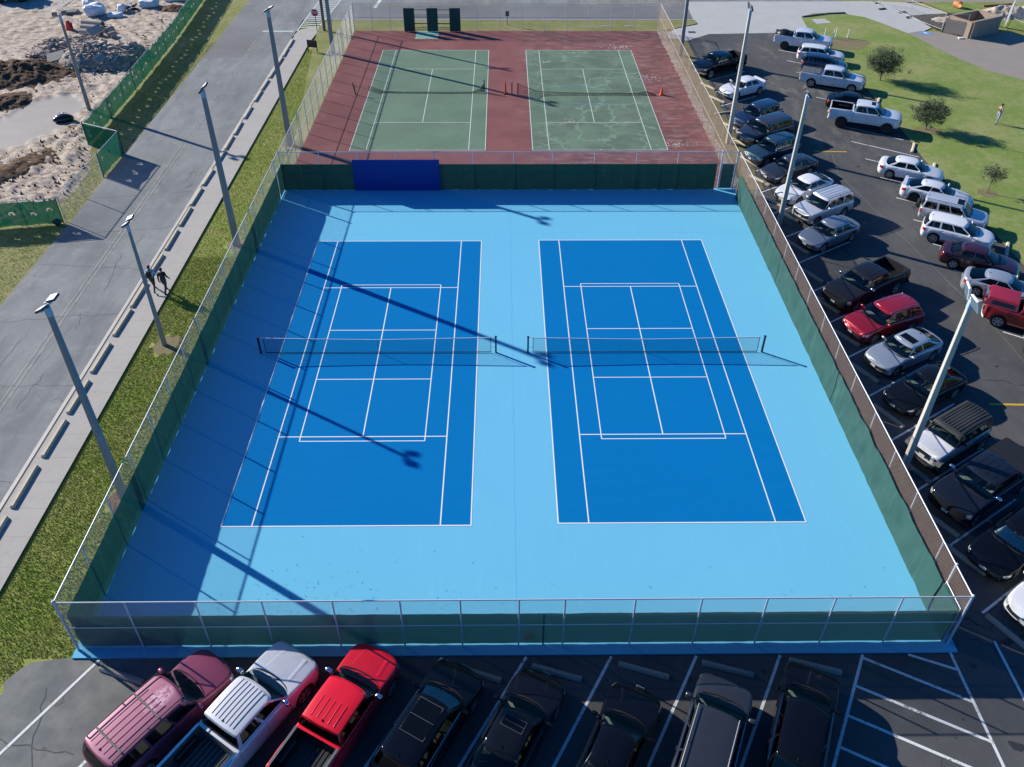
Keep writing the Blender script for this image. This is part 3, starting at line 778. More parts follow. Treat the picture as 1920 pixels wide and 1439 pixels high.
# ---------------------------------------------------------------- nets
def tennis_net(xa, xb, y, label, z_end=1.07, z_mid=.93):
    n_ = empty('tennis_net', ((xa + xb) / 2, y, 0)); tag(n_, label, 'tennis net', 'nets on the blue courts')
    L = xb - xa; h = L / 2
    for s in (-1, 1):
        b = MB(); b.box(s * h - .045, s * h + .045, -.045, .045, .0, z_end + .03); b.box(s * h - .06, s * h + .06, -.06, .06, z_end + .03, z_end + .06)
        b.build('net_post', M['black_metal'], n_)
    top = lambda x: z_mid + (z_end - z_mid) * abs(x / h) ** 1.3
    b = MB(); N = 300; k = int(L / .045)
    hw_ = h - .28
    for i in range(k + 1):
        x = -hw_ + 2 * hw_ * i / k; t_ = top(x)
        b.add([(x - .0024, 0, .05), (x + .0024, 0, .05), (x + .0024, 0, t_), (x - .0024, 0, t_)], [(0, 1, 2, 3)])
    for j in range(21):
        f = j / 21
        for i in range(24):
            xa_, xb_ = -hw_ + 2 * hw_ * i / 24, -hw_ + 2 * hw_ * (i + 1) / 24
            za, zb = .05 + (top(xa_) - .05) * f, .05 + (top(xb_) - .05) * f
            b.add([(xa_, .003, za - .0024), (xb_, .003, zb - .0024), (xb_, .003, zb + .0024), (xa_, .003, za + .0024)], [(0, 1, 2, 3)])
    b.build('netting', M['net'], n_)
    b = MB()
    for i in range(24):
        xa_, xb_ = -hw_ + 2 * hw_ * i / 24, -hw_ + 2 * hw_ * (i + 1) / 24
        for yy in (-.012, .012):
            b.add([(xa_, yy, top(xa_) - .03), (xb_, yy, top(xb_) - .03), (xb_, yy, top(xb_) + .018), (xa_, yy, top(xa_) + .018)], [(0, 1, 2, 3)])
        b.add([(xa_, -.012, top(xa_) + .018), (xb_, -.012, top(xb_) + .018), (xb_, .012, top(xb_) + .018), (xa_, .012, top(xa_) + .018)], [(0, 1, 2, 3)])
    b.build('top_band', M['tape'], n_)
    b = MB(); b.tube((-hw_, 0, .05), (hw_, 0, .05), .022, 6)
    for s in (-1, 1): b.tube((s * hw_, 0, .05), (s * hw_, 0, top(hw_)), .018, 6); b.tube((s * hw_, 0, .4), (s * h, 0, .4), .006, 4)
    b.tube((0, 0, .03), (0, 0, z_mid), .014, 4)
    b.build('edge_cord', M['net'], n_)
    b = MB(); b.tube((-h, 0, z_end), (-hw_, 0, top(-hw_)), .008, 5); b.tube((h, 0, z_end), (hw_, 0, top(hw_)), .008, 5); b.build('cable', M['tape'], n_)
    return n_
tennis_net(-21.23, -8.26, .0, 'taut black tennis net across the left blue court')
tennis_net(-6.49, 6.50, -.03, 'taut black tennis net across the right blue court')

def sag_net(name_label, path, posts, hfun, seed, bandmat):
    n_ = empty('sagging_net', (path[0][0], path[0][1], 0)); tag(n_, name_label, 'tennis net', 'collapsed nets on the old courts')
    ox, oy = path[0][0], path[0][1]
    rnd = random.Random(seed)
    pts = []
    for (a_, c_) in zip(path[:-1], path[1:]):
        for i in range(24): pts.append([a_[j] + (c_[j] - a_[j]) * i / 24 for j in range(3)])
    pts.append(list(path[-1]))
    b = MB(); bb = MB(); K = 8
    N = len(pts)
    grid = []
    for i, p in enumerate(pts):
        rowv = []
        for k in range(K + 1):
            f = k / K
            z = p[2] * (1 - f)
            spread = (1.0 - p[2]) * .35
            y = p[1] + .5 * spread * f * (1 + .5 * mnoise.noise((i * .3, k * .5, seed))) * (-1) + .04 * mnoise.noise((i * .6, k, seed))
            rowv.append((p[0] - ox + .05 * mnoise.noise((i, k * .7, 2)), y - oy, max(.015, z + .025 * abs(mnoise.noise((i * .8, k * 1.2, 7))))))
        grid.append(rowv)
    th = .006
    for i in range(N):
        for k in range(K):
            p, q = grid[i][k], grid[i][k + 1]
            b.add([(p[0] - th, p[1], p[2]), (p[0] + th, p[1], p[2]), (q[0] + th, q[1], q[2]), (q[0] - th, q[1], q[2])], [(0, 1, 2, 3)])
            if i < N - 1:
                q = grid[i + 1][k]
                b.add([(p[0], p[1], p[2] - th), (q[0], q[1], q[2] - th), (q[0], q[1], q[2] + th), (p[0], p[1], p[2] + th)], [(0, 1, 2, 3)])
                b.add([(p[0], p[1] - th, p[2] + .002), (q[0], q[1] - th, q[2] + .002), (q[0], q[1] + th, q[2] + .002), (p[0], p[1] + th, p[2] + .002)], [(0, 1, 2, 3)])
    b.build('netting', M['net'], n_)
    for i in range(N - 1):
        bb.tube(grid[i][0], grid[i + 1][0], .022, 5, cap=False)
    bb.build('top_band', [bandmat, M['net']], n_)
    for (x, y, h, lean) in posts:
        b = MB(); b.tube((x - ox, y - oy, 0), (x - ox + lean, y - oy, h), .05, 8); b.tube((x - ox + lean, y - oy, h), (x - ox + lean, y - oy, h + .04), .06, 8)
        b.build('net_post', M['black_metal'], n_, 60)
    return n_
sag_net('sagging torn net with pale cord across the left old green court', [(-20.2, 38.15, .55), (-18.9, 38.0, .12), (-17.6, 37.85, .10), (-13, 37.75, .10), (-10.6, 37.8, .12), (-9.9, 37.95, .4), (-9.55, 38.05, .95)], [(-9.55, 38.1, 1.05, 0)], None, 3, simple('grimy net cord', (.35, .36, .34), .8, 0, .3, 6))
sag_net('sagging black net with one slack end across the right old green court', [(-6.5, 37.45, 1.0), (-4.8, 37.4, .34), (-2.5, 37.35, .20), (1.0, 37.3, .16), (4.6, 37.3, .16), (5.4, 37.4, .3), (6.25, 37.15, .05)], [(-6.45, 37.42, 1.02, 0)], None, 8, M['net'])
ps = empty('leaning_net_post', (-21.3, 37.35, 0)); tag(ps, 'leaning black net post standing on the maroon surface by the left fence', 'net post')
b = MB(); b.tube((0, 0, 0), (-.22, .25, 1.05), .05, 8); b.build('post', M['black_metal'], ps, 60)
b = MB(); b.tube((-.05, .05, .55), (.10, 0, .95), .02, 6); b.build('winch_arm', M['black_metal'], ps, 60)
b = MB(); b.tube((-7.0, 37.6, 0), (-7.0, 37.6, .95), .05, 8); b.ball((-7.0, 37.6, 1.0), .07, 8)
tag(b.build('net_post', M['black_metal'], None, 60), 'short black net post beside the tall orange cone', 'net post')

def cone(x, y, h, r, label, slim=False):
    c = empty('traffic_cone', (x, y, 0)); tag(c, label, 'traffic cone')
    b = MB()
    if slim: b.lathe([(.0, h), (.035, h), (.05, h - .06), (.05, h - .12), (.075, h * .5), (.10, .06), (.0, .06)], 20, axis='z')
    else: b.lathe([(.0, h), (.03, h), (.035, h - .02), (r * .8, .06), (.0, .06)], 20, axis='z')
    b.build('cone_body', M['orange'], c, 40)
    b = MB(); b.bevbox(-r, r, -r, r, -.01, .05, .012); b.build('cone_base', M['orange'] if not slim else M['black'], c)
    return c
cone(-7.6, 37.6, 1.15, .2, 'tall slim orange cone between the two old courts', True)
cone(6.75, 37.35, .74, .2, 'short orange traffic cone at the right end of the sagging net')
# ---------------------------------------------------------------- lamp posts
def lamp_post(x, y, h, w0, w1, rz, label, mat, heads=2, sep=.46, tilt=R(28), hs=.40, dark_rim=1):
    """square tapered pole; the flood heads look along local +x"""
    z0 = -.13
    root = empty('lamp_post', (x, y, z0), rz); tag(root, label, 'lamp post', 'square floodlight posts round the courts')
    b = MB(); q0, q1 = w0 / 2, w1 / 2; H = h - z0
    def ring(q, z, c): return [(q - c, -q, z), (q, -q + c, z), (q, q - c, z), (q - c, q, z), (-q + c, q, z), (-q, q - c, z), (-q, -q + c, z), (-q + c, -q, z)]
    rs = ring(q0, 0, .02) + ring(q1, H, .012)
    b.add(rs, [(i, (i + 1) % 8, 8 + (i + 1) % 8, 8 + i) for i in range(8)] + [tuple(range(8, 16))])
    b.build('pole', mat, root)
    b = MB(); b.bevbox(-q1 - .015, q1 + .015, -q1 - .015, q1 + .015, H - .38, H + .03, .015); b.build('collar', M['pole_cap'], root)
    b = MB(); b.bevbox(-.04, .06, -sep * .8, sep * .8, H + .03, H + .12, .015); b.tube((0, 0, H), (0, 0, H + .25), .05, 8); b.build('cross_arm', M['galv'], root)
    for s in (-1, 1)[:heads]:
        mt = Matrix.Translation((.10, s * sep * .78, H + .20)) @ Matrix.Rotation(tilt + R(4 * s), 4, 'Y') @ Matrix.Rotation(R(6 * s), 4, 'Z')
        hd = MB(); hd.bevbox(-.06, .03, -hs / 2, hs / 2, -hs / 2, hs / 2, .015, mat=mt)
        h_ = hd.build('floodlight', M['lamp_back'] if dark_rim == 0 else M['lamp_dark'], root)
        g_ = MB(); g_.bevbox(.028, .042, -hs / 2 + .03, hs / 2 - .03, -hs / 2 + .03, hs / 2 - .03, .004, mat=mt); g_.build('lens', M['lamp_glass'], h_)
        g_ = MB(); g_.bevbox(-.075, -.058, -hs / 2 + .015, hs / 2 - .015, -hs / 2 + .015, hs / 2 - .015, .006, mat=mt); g_.build('back_plate', M['lamp_back'], h_)
        br = MB(); br.tube(mt @ Vector((-.06, 0, 0)), (0, s * sep * .6, H + .1), .03, 6); br.build('bracket', M['lamp_dark'], h_)
    return root
lamp_post(-25.07, -10.16, 10.55, .30, .17, R(-8), 'nearest and thickest lamp post at left, rising from behind the near left fence', M['pole'], tilt=R(66))
lamp_post(-26.86, .92, 7.65, .22, .12, R(0), 'slender lamp post rising beside the two walking people', M['pole'], sep=.42, hs=.37, tilt=R(64))
lamp_post(-25.52, 11.52, 10.5, .38, .22, R(0), 'lamp post at the left fence beyond the two walking people', M['pole'], tilt=R(44))
lamp_post(-25.11, 26.7, 10.6, .38, .22, R(-12), 'lamp post at the left by the lower corner of the old courts', M['pole'], tilt=R(64))
lamp_post(-44.2, 33.9, 8.1, .34, .2, R(-60), 'grey lamp post behind the green site fence near the rubble', M['pole'])
lamp_post(10.95, -8.8, 9.75, .28, .19, R(172), 'lamp post in front of the white boxy off-roader in the right car row', M['pole_tan'], tilt=R(14), hs=.58, sep=.6, dark_rim=0)
lamp_post(11.32, 14.12, 9.2, .30, .19, R(178), 'lamp post in front of the silver boxy car in the right car row', M['pole_tan'], tilt=R(35), hs=.5)
lamp_post(10.6, 27.06, 10.7, .33, .19, R(182), 'lamp post by the dark blue parked cars at the upper right', M['pole_tan'], tilt=R(15), hs=.45)
lamp_post(-25.2, 48.5, 11.5, .36, .22, R(-10), 'lamp post beside the maroon notice board at the top left', M['pole'])
lamp_post(10.35, 47.9, 11.2, .36, .22, R(180), 'lamp post in front of the black pickup at the top of the car row', M['pole'])
b = MB(); b.tube((0, 0, -.13), (0, 0, 11), .17, 12, .12)
up = empty('utility_pole', (-27.35, 55.8, 0)); tag(up, 'round dark utility pole behind the red octagonal sign', 'utility pole')
b.build('shaft', M['wood'], up, 60)
b = MB(); b.bevbox(-1.1, 1.1, -.06, .06, 10.2, 10.32, .01); b.build('crossarm', M['wood'], up)
b = MB()
for x in (-1, -.5, .5, 1): b.lathe([(.0, 10.5), (.04, 10.5), (.06, 10.4), (.03, 10.32)], 8, axis='z', mat=Matrix.Translation((x, 0, 0)))
b.build('insulator', M['white_plastic'], up)

# ---------------------------------------------------------------- signs
def text_mesh(txt, size, name, mat, parent, loc, rot, extrude=.002, bold=.0):
    cu = bpy.data.curves.new(name, 'FONT'); cu.body = txt; cu.size = size; cu.extrude = extrude; cu.offset = bold
    cu.align_x = 'CENTER'; cu.align_y = 'CENTER'
    tmp = bpy.data.objects.new(name, cu); col.objects.link(tmp)
    bpy.context.view_layer.update()
    me = bpy.data.meshes.new_from_object(tmp.evaluated_get(bpy.context.evaluated_depsgraph_get()))
    bpy.data.objects.remove(tmp); bpy.data.curves.remove(cu)
    me.name = name; me.materials.clear(); me.materials.append(mat)
    o = bpy.data.objects.new(name, me); col.objects.link(o); o.parent = parent; o.location = loc; o.rotation_euler = rot
    return o
ss = empty('stop_sign', (-28.1, 55.55, -.02), R(-4)); tag(ss, 'red octagonal sign on a thin black post at the head of the sidewalk', 'road sign')
b = MB(); b.box(-.03, .03, .0, .04, -.1, 2.25); b.build('sign_post', M['black_metal'], ss)
oct_ = lambda r: [(r * math.cos(PI / 8 + k * PI / 4), r * math.sin(PI / 8 + k * PI / 4)) for k in range(8)]
def oct_plate(r, y0, y1, zc):
    b = MB(); p = oct_(r)
    b.add([(x, y0, zc + z) for x, z in p] + [(x, y1, zc + z) for x, z in p], [tuple(range(8)), tuple(range(15, 7, -1))] + [(i, 8 + i, 8 + (i + 1) % 8, (i + 1) % 8) for i in range(8)])
    return b
pl = oct_plate(.41, -.03, -.01, 2.0).build('sign_rim', M['line'], ss)
oct_plate(.385, -.036, -.031, 2.0).build('sign_face', M['sign_red'], pl)
text_mesh('STOP', .30, 'lettering', M['line'], pl, (0, -.040, 2.0), (R(90), 0, 0), .002, .006)
nb = empty('notice_board', (-27.35, 49.0, -.02), R(-14)); tag(nb, 'dark maroon notice board on two legs in the grass beside the sidewalk', 'notice board')
b = MB(); b.bevbox(-.48, .48, -.03, .03, .45, 1.12, .01); b.box(-.52, .52, -.05, .05, 1.12, 1.18); b.build('board', M['sign_brown'], nb)
for s in (-1, 1):
    b = MB(); b.box(s * .5 - .035, s * .5 + .035, -.035, .035, -.1, 1.2); b.build('leg', M['sign_brown'], nb)
b = MB(); rnd = random.Random(3)
for k in range(7): b.box(-.26 + k * .075, -.21 + k * .075, -.036, -.031, .92 + .02 * (k % 3), .99 + .015 * (k % 2))
b.build('faded_lettering', simple('faded lilac print', (.20, .12, .22), .6), nb)
sg = empty('street_sign', (-7.32, 57.7, -.02)); tag(sg, 'small dark plate on a short post behind the far fence', 'sign')
b = MB(); b.box(-.03, .03, -.03, .03, -.1, 1.2); b.build('sign_post', M['black_metal'], sg)
b = MB(); b.bevbox(-.2, .2, -.05, -.03, 1.0, 1.55, .008); b.build('sign_face', M['lamp_dark'], sg)

# ---------------------------------------------------------------- concrete wheel stops
def block_mesh(L, name):
    b = MB(); h = L / 2; prof = [(-.115, 0), (-.115, .07), (-.06, .145), (.06, .145), (.115, .07), (.115, 0)]
    xs_ = [-h, -h + .03, h - .03, h]; sc_ = [.82, 1, 1, .82]
    vs = [(x, y * s, z * (s if z > .1 else 1)) for x, s in zip(xs_, sc_) for y, z in prof]
    fs = [(k * 6 + i, k * 6 + i + 1, (k + 1) * 6 + i + 1, (k + 1) * 6 + i) for k in range(3) for i in range(5)]
    fs += [tuple(range(5, -1, -1)), tuple(range(18, 24))]
    b.add(vs, fs); return b.mesh(name)
bm_long = block_mesh(2.5, 'kerb_block'); bm_long.materials.append(M['stop_block'])
bm_stop = block_mesh(1.9, 'wheel_stop'); bm_stop.materials.append(M['old_block'])
bm_far = block_mesh(1.9, 'wheel_stop'); bm_far.materials.append(M['stop_block'])
def ordn(n):
    s = 'th' if 10 <= n % 100 <= 20 else {1: 'st', 2: 'nd', 3: 'rd'}.get(n % 10, 'th'); return '%d%s' % (n, s)
rnd = random.Random(21)
ys = [-15.75, -12.6, -9.57, -6.5, -3.5, -.36, 2.85, 5.62, 8.86, 11.97, 15.06, 17.95, 20.96, 24.35, 27.05, 29.92, 33.2, 37.0, 39.7, 42.8, 45.9, 48.7, 51.4]
vis = 0
for i, y in enumerate(ys):
    x = -29.78 - .012 * max(0, min(30, y + 8))
    o = bpy.data.objects.new('kerb_block', bm_long); col.objects.link(o)
    o.location = (x + rnd.uniform(-.03, .03), y, -.032); o.rotation_euler = (0, 0, R(90 + rnd.uniform(-1.2, 1.2)))
    lab = 'pale concrete block along the sidewalk edge, %s counted from the bottom' % ordn(i + 1)
    if i == len(ys) - 1: lab = 'farthest pale concrete block along the sidewalk, nearest the crosswalk'
    tag(o, lab, 'concrete block', 'long concrete blocks lining the sidewalk')
# blocks at the head of the angled bays; each is (x, y, angle, what stands behind it)
stops = [(11.45, 39.45, -58, 'white saloon with rear spoiler, upper block', 1), (11.65, 36.25, -58, 'white saloon with rear spoiler, lower block', 1),
         (11.65, 33.2, 20, None, 1), (11.6, 30.2, -58, 'dark blue estate car under the lamp post', 1), (11.65, 27.1, -58, 'dark grey large SUV with roof panel', 1), (11.55, 23.7, -58, 'dark teal SUV with roof rails', 1),
         (11.55, 20.45, -58, 'dark grey saloon at the lower gate corner', 1), (11.6, 17.3, -58, 'white coupe-like car beside the lamp post', 1), (12.2, 15.1, -58, 'silver boxy car with slotted grille', 1),
         (11.7, 10.95, -58, 'grey blue saloon behind the right fence', 0), (11.6, 7.6, -58, 'black pickup with open load bed', 0), (11.55, 4.4, -58, 'deep red SUV and black pickup gap', 0), (11.6, 1.3, -58, 'deep red SUV with silver roof rails', 0), (11.6, -1.8, -58, 'silver hatchback with dark sunroof', 0),
         (11.65, -5.15, -58, 'black saloon at the middle of the right fence', 0), (11.5, -8.85, -58, 'white boxy off-roader with black hard top', 0), (11.35, -11.9, -58, 'dark navy pickup with black bed cover', 0),
         (11.6, -13.85, -58, 'black saloon with white sunshade', 0), (11.75, -17.3, -58, 'white car cut by the right border', 0)]
for x, y, a, what, far in stops:
    o = bpy.data.objects.new('wheel_stop', bm_far if far else bm_stop); col.objects.link(o)
    o.location = (x, y, -.058); o.rotation_euler = (0, 0, R(a + rnd.uniform(-3, 3)))
    tag(o, ('wheel stop in front of the ' + what) if what else 'grey wheel stop turned askew between the white saloon and the dark blue estate', 'wheel stop', 'wheel stops of the right car row')
for x, y, a, what in [(-22.0, -18.75, -18, 'left of the pink SUV, nearest the left fence corner'), (-8.85, -18.78, -18, 'right of the nose of the black SUV with paper behind its windscreen'), (-5.9, -18.78, -17, 'in front of the black saloon with small sunroof'),
                      (-2.65, -18.72, -17, 'in front of the black saloon with lit headlamp rim'), (.5, -18.68, -16, 'in front of the dark grey people carrier with roof rails'), (3.8, -18.6, -16, 'in front of the rightmost black SUV in the bottom row'), (13.3, -20.2, -60, 'below the white car at the right border')]:
    o = bpy.data.objects.new('wheel_stop', bm_stop); col.objects.link(o); o.location = (x, y, -.058); o.rotation_euler = (0, 0, R(a))
    tag(o, 'dark wheel stop ' + what, 'wheel stop', 'wheel stops of the bottom car row')
o = bpy.data.objects.new('wheel_stop', bm_far); col.objects.link(o); o.location = (25.5, 26.1, -.058); o.rotation_euler = (0, 0, R(62)); tag(o, 'sunlit wheel stop at the lawn edge in the empty bay behind the white cars', 'wheel stop', 'wheel stops by the lawn')
o = bpy.data.objects.new('wheel_stop', bm_far); col.objects.link(o); o.location = (25.6, 22.4, -.058); o.rotation_euler = (0, 0, R(62)); tag(o, 'wheel stop at the lawn edge in front of the topmost lower white saloon', 'wheel stop', 'wheel stops by the lawn')
for x, y, a, what in [(26.1, 35.6, 62, 'the half hidden black saloon'), (25.5, 10.6, 60, 'the white crossover with a windscreen shade'), (25.6, 7.6, 60, 'the dark maroon saloon')]:
    o = bpy.data.objects.new('wheel_stop', bm_far); col.objects.link(o); o.location = (x, y, -.058); o.rotation_euler = (0, 0, R(a)); tag(o, 'wheel stop at the lawn edge ahead of ' + what, 'wheel stop', 'wheel stops by the lawn')

# ---------------------------------------------------------------- white bollards
for x, y, what in [(26.95, 53.75, 'leftmost'), (27.75, 53.3, 'second from the left'), (28.15, 53.75, 'third from the left, slightly behind'), (29.35, 53.4, 'rightmost')]:
    b = MB(); b.tube((0, 0, -.05), (.04, 0, .92), .055, 10); b.ball((.04, 0, .92), .055, 10, sc=(1, 1, .5))
    o = b.build('bollard', M['white_plastic'], None, 50, loc=(x, y, 0)); tag(o, 'thin white bollard on the lawn, ' + what + ' of four', 'bollard', 'white bollards on the lawn')

# ---------------------------------------------------------------- trees
def leaf_mat(name, a, b_):
    t = NT(name); n = t.noise(2.2, 3, .7); f = t.noise(25, 1)
    t.base(t.mix(t.val(n, .35, .65), t.mix(f, a, b_), tuple(x * .7 for x in a)), .65, 0, .3); return t.m
LM = leaf_mat('dusty evergreen leaves', (.085, .11, .055), (.21, .235, .125))
LM2 = leaf_mat('sparse pale leaves', (.07, .095, .05), (.15, .18, .09))
def tree(x, y, h, cr, cz, ch, nleaf, label, mat, seed, trunk_r=.05, size=.055):
    rnd = random.Random(seed)
    root = empty('tree', (x, y, -.02)); tag(root, label, 'tree', 'young trees on the lawn')
    b = MB(); limbs = []
    p = Vector((0, 0, -.1)); top = Vector((rnd.uniform(-.1, .1), rnd.uniform(-.1, .1), cz - ch * .35))
    b.tube(p, top, trunk_r, 8, trunk_r * .7)
    for k in range(11):
        a = k * 2.4 + rnd.random(); e = rnd.uniform(.2, 1.3)
        s_ = top * rnd.uniform(.55, 1.0)
        q = Vector((math.cos(a) * cr * .8 * math.cos(e), math.sin(a) * cr * .8 * math.cos(e), cz + ch * .42 * math.sin(e) - .1))
        mid = s_.lerp(q, .5) + Vector((rnd.uniform(-.1, .1), rnd.uniform(-.1, .1), .12))
        b.tube(s_, mid, trunk_r * .45, 5, trunk_r * .3); b.tube(mid, q, trunk_r * .3, 5, trunk_r * .1)
        limbs += [(mid, q)]
        for j in range(3):
            q2 = mid.lerp(q, rnd.uniform(.3, .9)) + Vector((rnd.gauss(0, .3), rnd.gauss(0, .3), rnd.gauss(.05, .25))) * cr
            b.tube(mid.lerp(q, .4), q2, trunk_r * .16, 4, trunk_r * .05); limbs.append((mid, q2))
    b.build('trunk', M['bark'], root, 60)
    b = MB(); n = 0
    # leaves gather in clusters around twig ends
    cl = []
    for k in range(260):
        a, u = rnd.random() * 2 * PI, rnd.uniform(-1, 1); rr = rnd.random() ** .45
        s_ = math.sqrt(1 - u * u)
        wob = 1 + .28 * mnoise.noise((math.cos(a) * 1.6 + seed, math.sin(a) * 1.6, u * 1.5))
        c_ = Vector((s_ * math.cos(a) * cr * rr * wob, s_ * math.sin(a) * cr * rr * wob, cz + u * ch / 2 * rr * wob))
        if mnoise.noise((c_.x * 1.6, c_.y * 1.6, c_.z * 1.6 + seed)) < -.22: continue
        cl.append((c_, rnd.uniform(.10, .24) * cr))
    cl += [(q, .16 * cr) for _, q in limbs]
    for k in range(nleaf):
        c_, s_ = rnd.choice(cl)
        p = c_ + Vector((rnd.gauss(0, 1), rnd.gauss(0, 1), rnd.gauss(0, .8))) * s_ * .6
        if p.z < .15: continue
        d = Vector((rnd.gauss(0, 1), rnd.gauss(0, 1), rnd.gauss(0, .6))).normalized(); e = d.cross(Vector((rnd.gauss(0, 1), rnd.gauss(0, 1), rnd.gauss(0, 1)))).normalized()
        l = size * rnd.uniform(.6, 1.3)
        b.add([p - e * l * .4, p + d * l, p + e * l * .4, p - d * l], [(0, 1, 2, 3)])
    b.build('crown', mat, root)
    return root
tree(28.3, 41.0, 3.1, 1.62, 1.75, 2.6, 17000, 'larger round dark evergreen tree on the lawn behind the white pickup with bed cover', LM, 3, .07)
tree(28.0, 29.7, 2.5, 1.35, 1.50, 2.0, 13000, 'middle round evergreen tree on the lawn right of the lifted white pickup', LM, 11, .06)
tree(27.9, 18.45, 2.2, .85, 1.55, 1.35, 2200, 'small sparse sapling on the lawn behind the white saloons', LM2, 23, .035, .05)
rnd = random.Random(5)
sheet('bare_earth', [(27.9 + (.65 + .15 * rnd.random()) * math.cos(a), 18.4 + (.6 + .15 * rnd.random()) * math.sin(a)) for a in [k * PI / 7 for k in range(14)]], -.012, M['dry_verge'])
sheet('bare_earth', [(28.1 + (.9 + .35 * rnd.random()) * math.cos(a), 29.5 + (.6 + .25 * rnd.random()) * math.sin(a)) for a in [k * PI / 7 for k in range(14)]], -.012, M['dry_verge'])
sheet('bare_earth', [(28.0 + (2.6 + .9 * rnd.random()) * math.cos(a), 51.6 + (1.6 + .5 * rnd.random()) * math.sin(a)) for a in [k * PI / 10 for k in range(20)]], -.012, M['dry_verge'])
# ---------------------------------------------------------------- vehicles
def paint(name, c, metal=.25, rough=.32, coat=1.0):
    t = NT(name); n = t.noise(.7, 4, .6)
    t.base(t.mix(n, tuple(x * .9 for x in c), tuple(min(1, x * 1.1) for x in c)), rough, metal, .5 if coat > .5 else .3)
    t.p.inputs['Coat Weight'].default_value = coat; t.p.inputs['Coat Roughness'].default_value = .05
    return t.m
def glass(name, tint, gloss=.75):
    t = NT(name)
    tr = t.n('ShaderNodeBsdfTransparent'); tr.inputs[0].default_value = (*tint, 1)
    gl = t.n('ShaderNodeBsdfGlossy'); gl.inputs['Roughness'].default_value = .03; gl.inputs['Color'].default_value = (gloss, gloss, gloss, 1)
    fr = t.n('ShaderNodeFresnel'); fr.inputs[0].default_value = 1.55
    mx = t.n('ShaderNodeMixShader'); t.l(fr.outputs[0], mx.inputs[0]); t.l(tr.outputs[0], mx.inputs[1]); t.l(gl.outputs[0], mx.inputs[2])
    t.l(mx.outputs[0], t.out.inputs['Surface']); return t.m
M['glass'] = glass('windscreen glass', (.80, .90, .86))
M['glass_dark'] = glass('tinted side glass', (.30, .34, .34))
M['tyre'] = simple('tyre rubber', (.018, .018, .018), .85, 0, .3, 6)
M['rim'] = simple('alloy rim', (.50, .51, .53), .35, .6, .05)
M['rim_dark'] = simple('black alloy rim', (.03, .03, .032), .35, .4, .05)
M['chrome'] = simple('chrome', (.72, .73, .75), .12, 1.0, .03)
M['trim'] = simple('black trim', (.014, .014, .015), .5, 0, .1)
M['rail_grey'] = simple('satin grey rail', (.28, .29, .30), .45, .3, .05)
M['cowl'] = simple('black cowl plastic', (.006, .006, .006), .8, 0, .1)
M['hardtop'] = simple('black ribbed hard top', (.035, .036, .038), .7, 0, .12)
M['gloss_black'] = simple('black roof glass', (.003, .0035, .004), .08, 0, .05, spec=.4)
M['grey_trim'] = simple('grey plastic cladding', (.10, .105, .11), .65, 0, .1)
M['headlamp'] = simple('clear headlamp', (.62, .66, .70), .08, .5, .05)
M['taillamp'] = simple('red tail lamp', (.42, .012, .015), .18, 0, .1, coat=1)
M['amber'] = simple('amber lamp', (.7, .25, .03), .2, 0, .1)
M['plate'] = simple('licence plate', (.62, .62, .60), .5, 0, .05)
M['cabin_dark'] = simple('dark cabin trim', (.085, .09, .09), .85, 0, .2)
M['cabin_grey'] = simple('grey seat cloth', (.20, .20, .19), .9, 0, .15)
M['cabin_tan'] = simple('tan seat cloth', (.30, .27, .22), .9, 0, .15)
M['dash'] = simple('dusty grey dashboard', (.17, .185, .175), .8, 0, .15)
M['shade_tan'] = simple('tan folding sunshade', (.42, .33, .20), .7, 0, .15)
M['shade_silver'] = simple('crumpled silver sunshade', (.72, .76, .78), .45, .1, .35, 3)

def lerp(a, b, t): return a + (b - a) * t
def interp(pts, x):
    pts = sorted(pts)
    if x <= pts[0][0]: return pts[0][1]
    if x >= pts[-1][0]: return pts[-1][1]
    for k in range(len(pts) - 1):
        (xa, ya), (xb, yb) = pts[k], pts[k + 1]
        if xa <= x <= xb:
            t = (x - xa) / (xb - xa)
            # monotone cubic-ish: catmull tangents, limited
            def slope(i):
                if i <= 0 or i >= len(pts) - 1: return None
                s0 = (pts[i][1] - pts[i - 1][1]) / (pts[i][0] - pts[i - 1][0]); s1 = (pts[i + 1][1] - pts[i][1]) / (pts[i + 1][0] - pts[i][0])
                if s0 * s1 <= 0: return 0.0
                return 2 * s0 * s1 / (s0 + s1)
            sec = (yb - ya) / (xb - xa)
            m0 = slope(k); m1 = slope(k + 1)
            m0 = sec if m0 is None else m0; m1 = sec if m1 is None else m1
            h = xb - xa; t2, t3 = t * t, t * t * t
            return (2 * t3 - 3 * t2 + 1) * ya + (t3 - 2 * t2 + t) * h * m0 + (-2 * t3 + 3 * t2) * yb + (t3 - t2) * h * m1

NF, NR = 12, 12
def arc_xy(xtip, af, hw, th, n=2.7, sgn=1):
    s, c = max(0, math.sin(th)), max(0, math.cos(th))
    return xtip - sgn * af * (1 - c ** (2 / n)), hw * s ** (2 / n)
def outline(xf, xr, hw, af, ar, ns, n=2.7, hwf=None, nr=None):
    """half outline (y >= 0) from nose centre to tail centre"""
    out = []
    for i in range(NF): out.append(arc_xy(xf, af, hw, PI / 2 * i / NF, n, 1))
    x0, x1 = xf - af, xr + ar
    for i in range(ns + 1): out.append((lerp(x0, x1, i / ns), hw))
    for i in range(NR - 1, -1, -1): out.append(arc_xy(xr, ar, hw, PI / 2 * i / NR, nr or n, -1))
    if hwf: out = [(x, y * hwf(x)) for x, y in out]
    return out
def ringed(half, zs):
    m = len(half)
    return [(x, y, z) for (x, y), z in zip(half, zs)] + [(half[i][0], -half[i][1], zs[i]) for i in range(m - 2, 0, -1)]

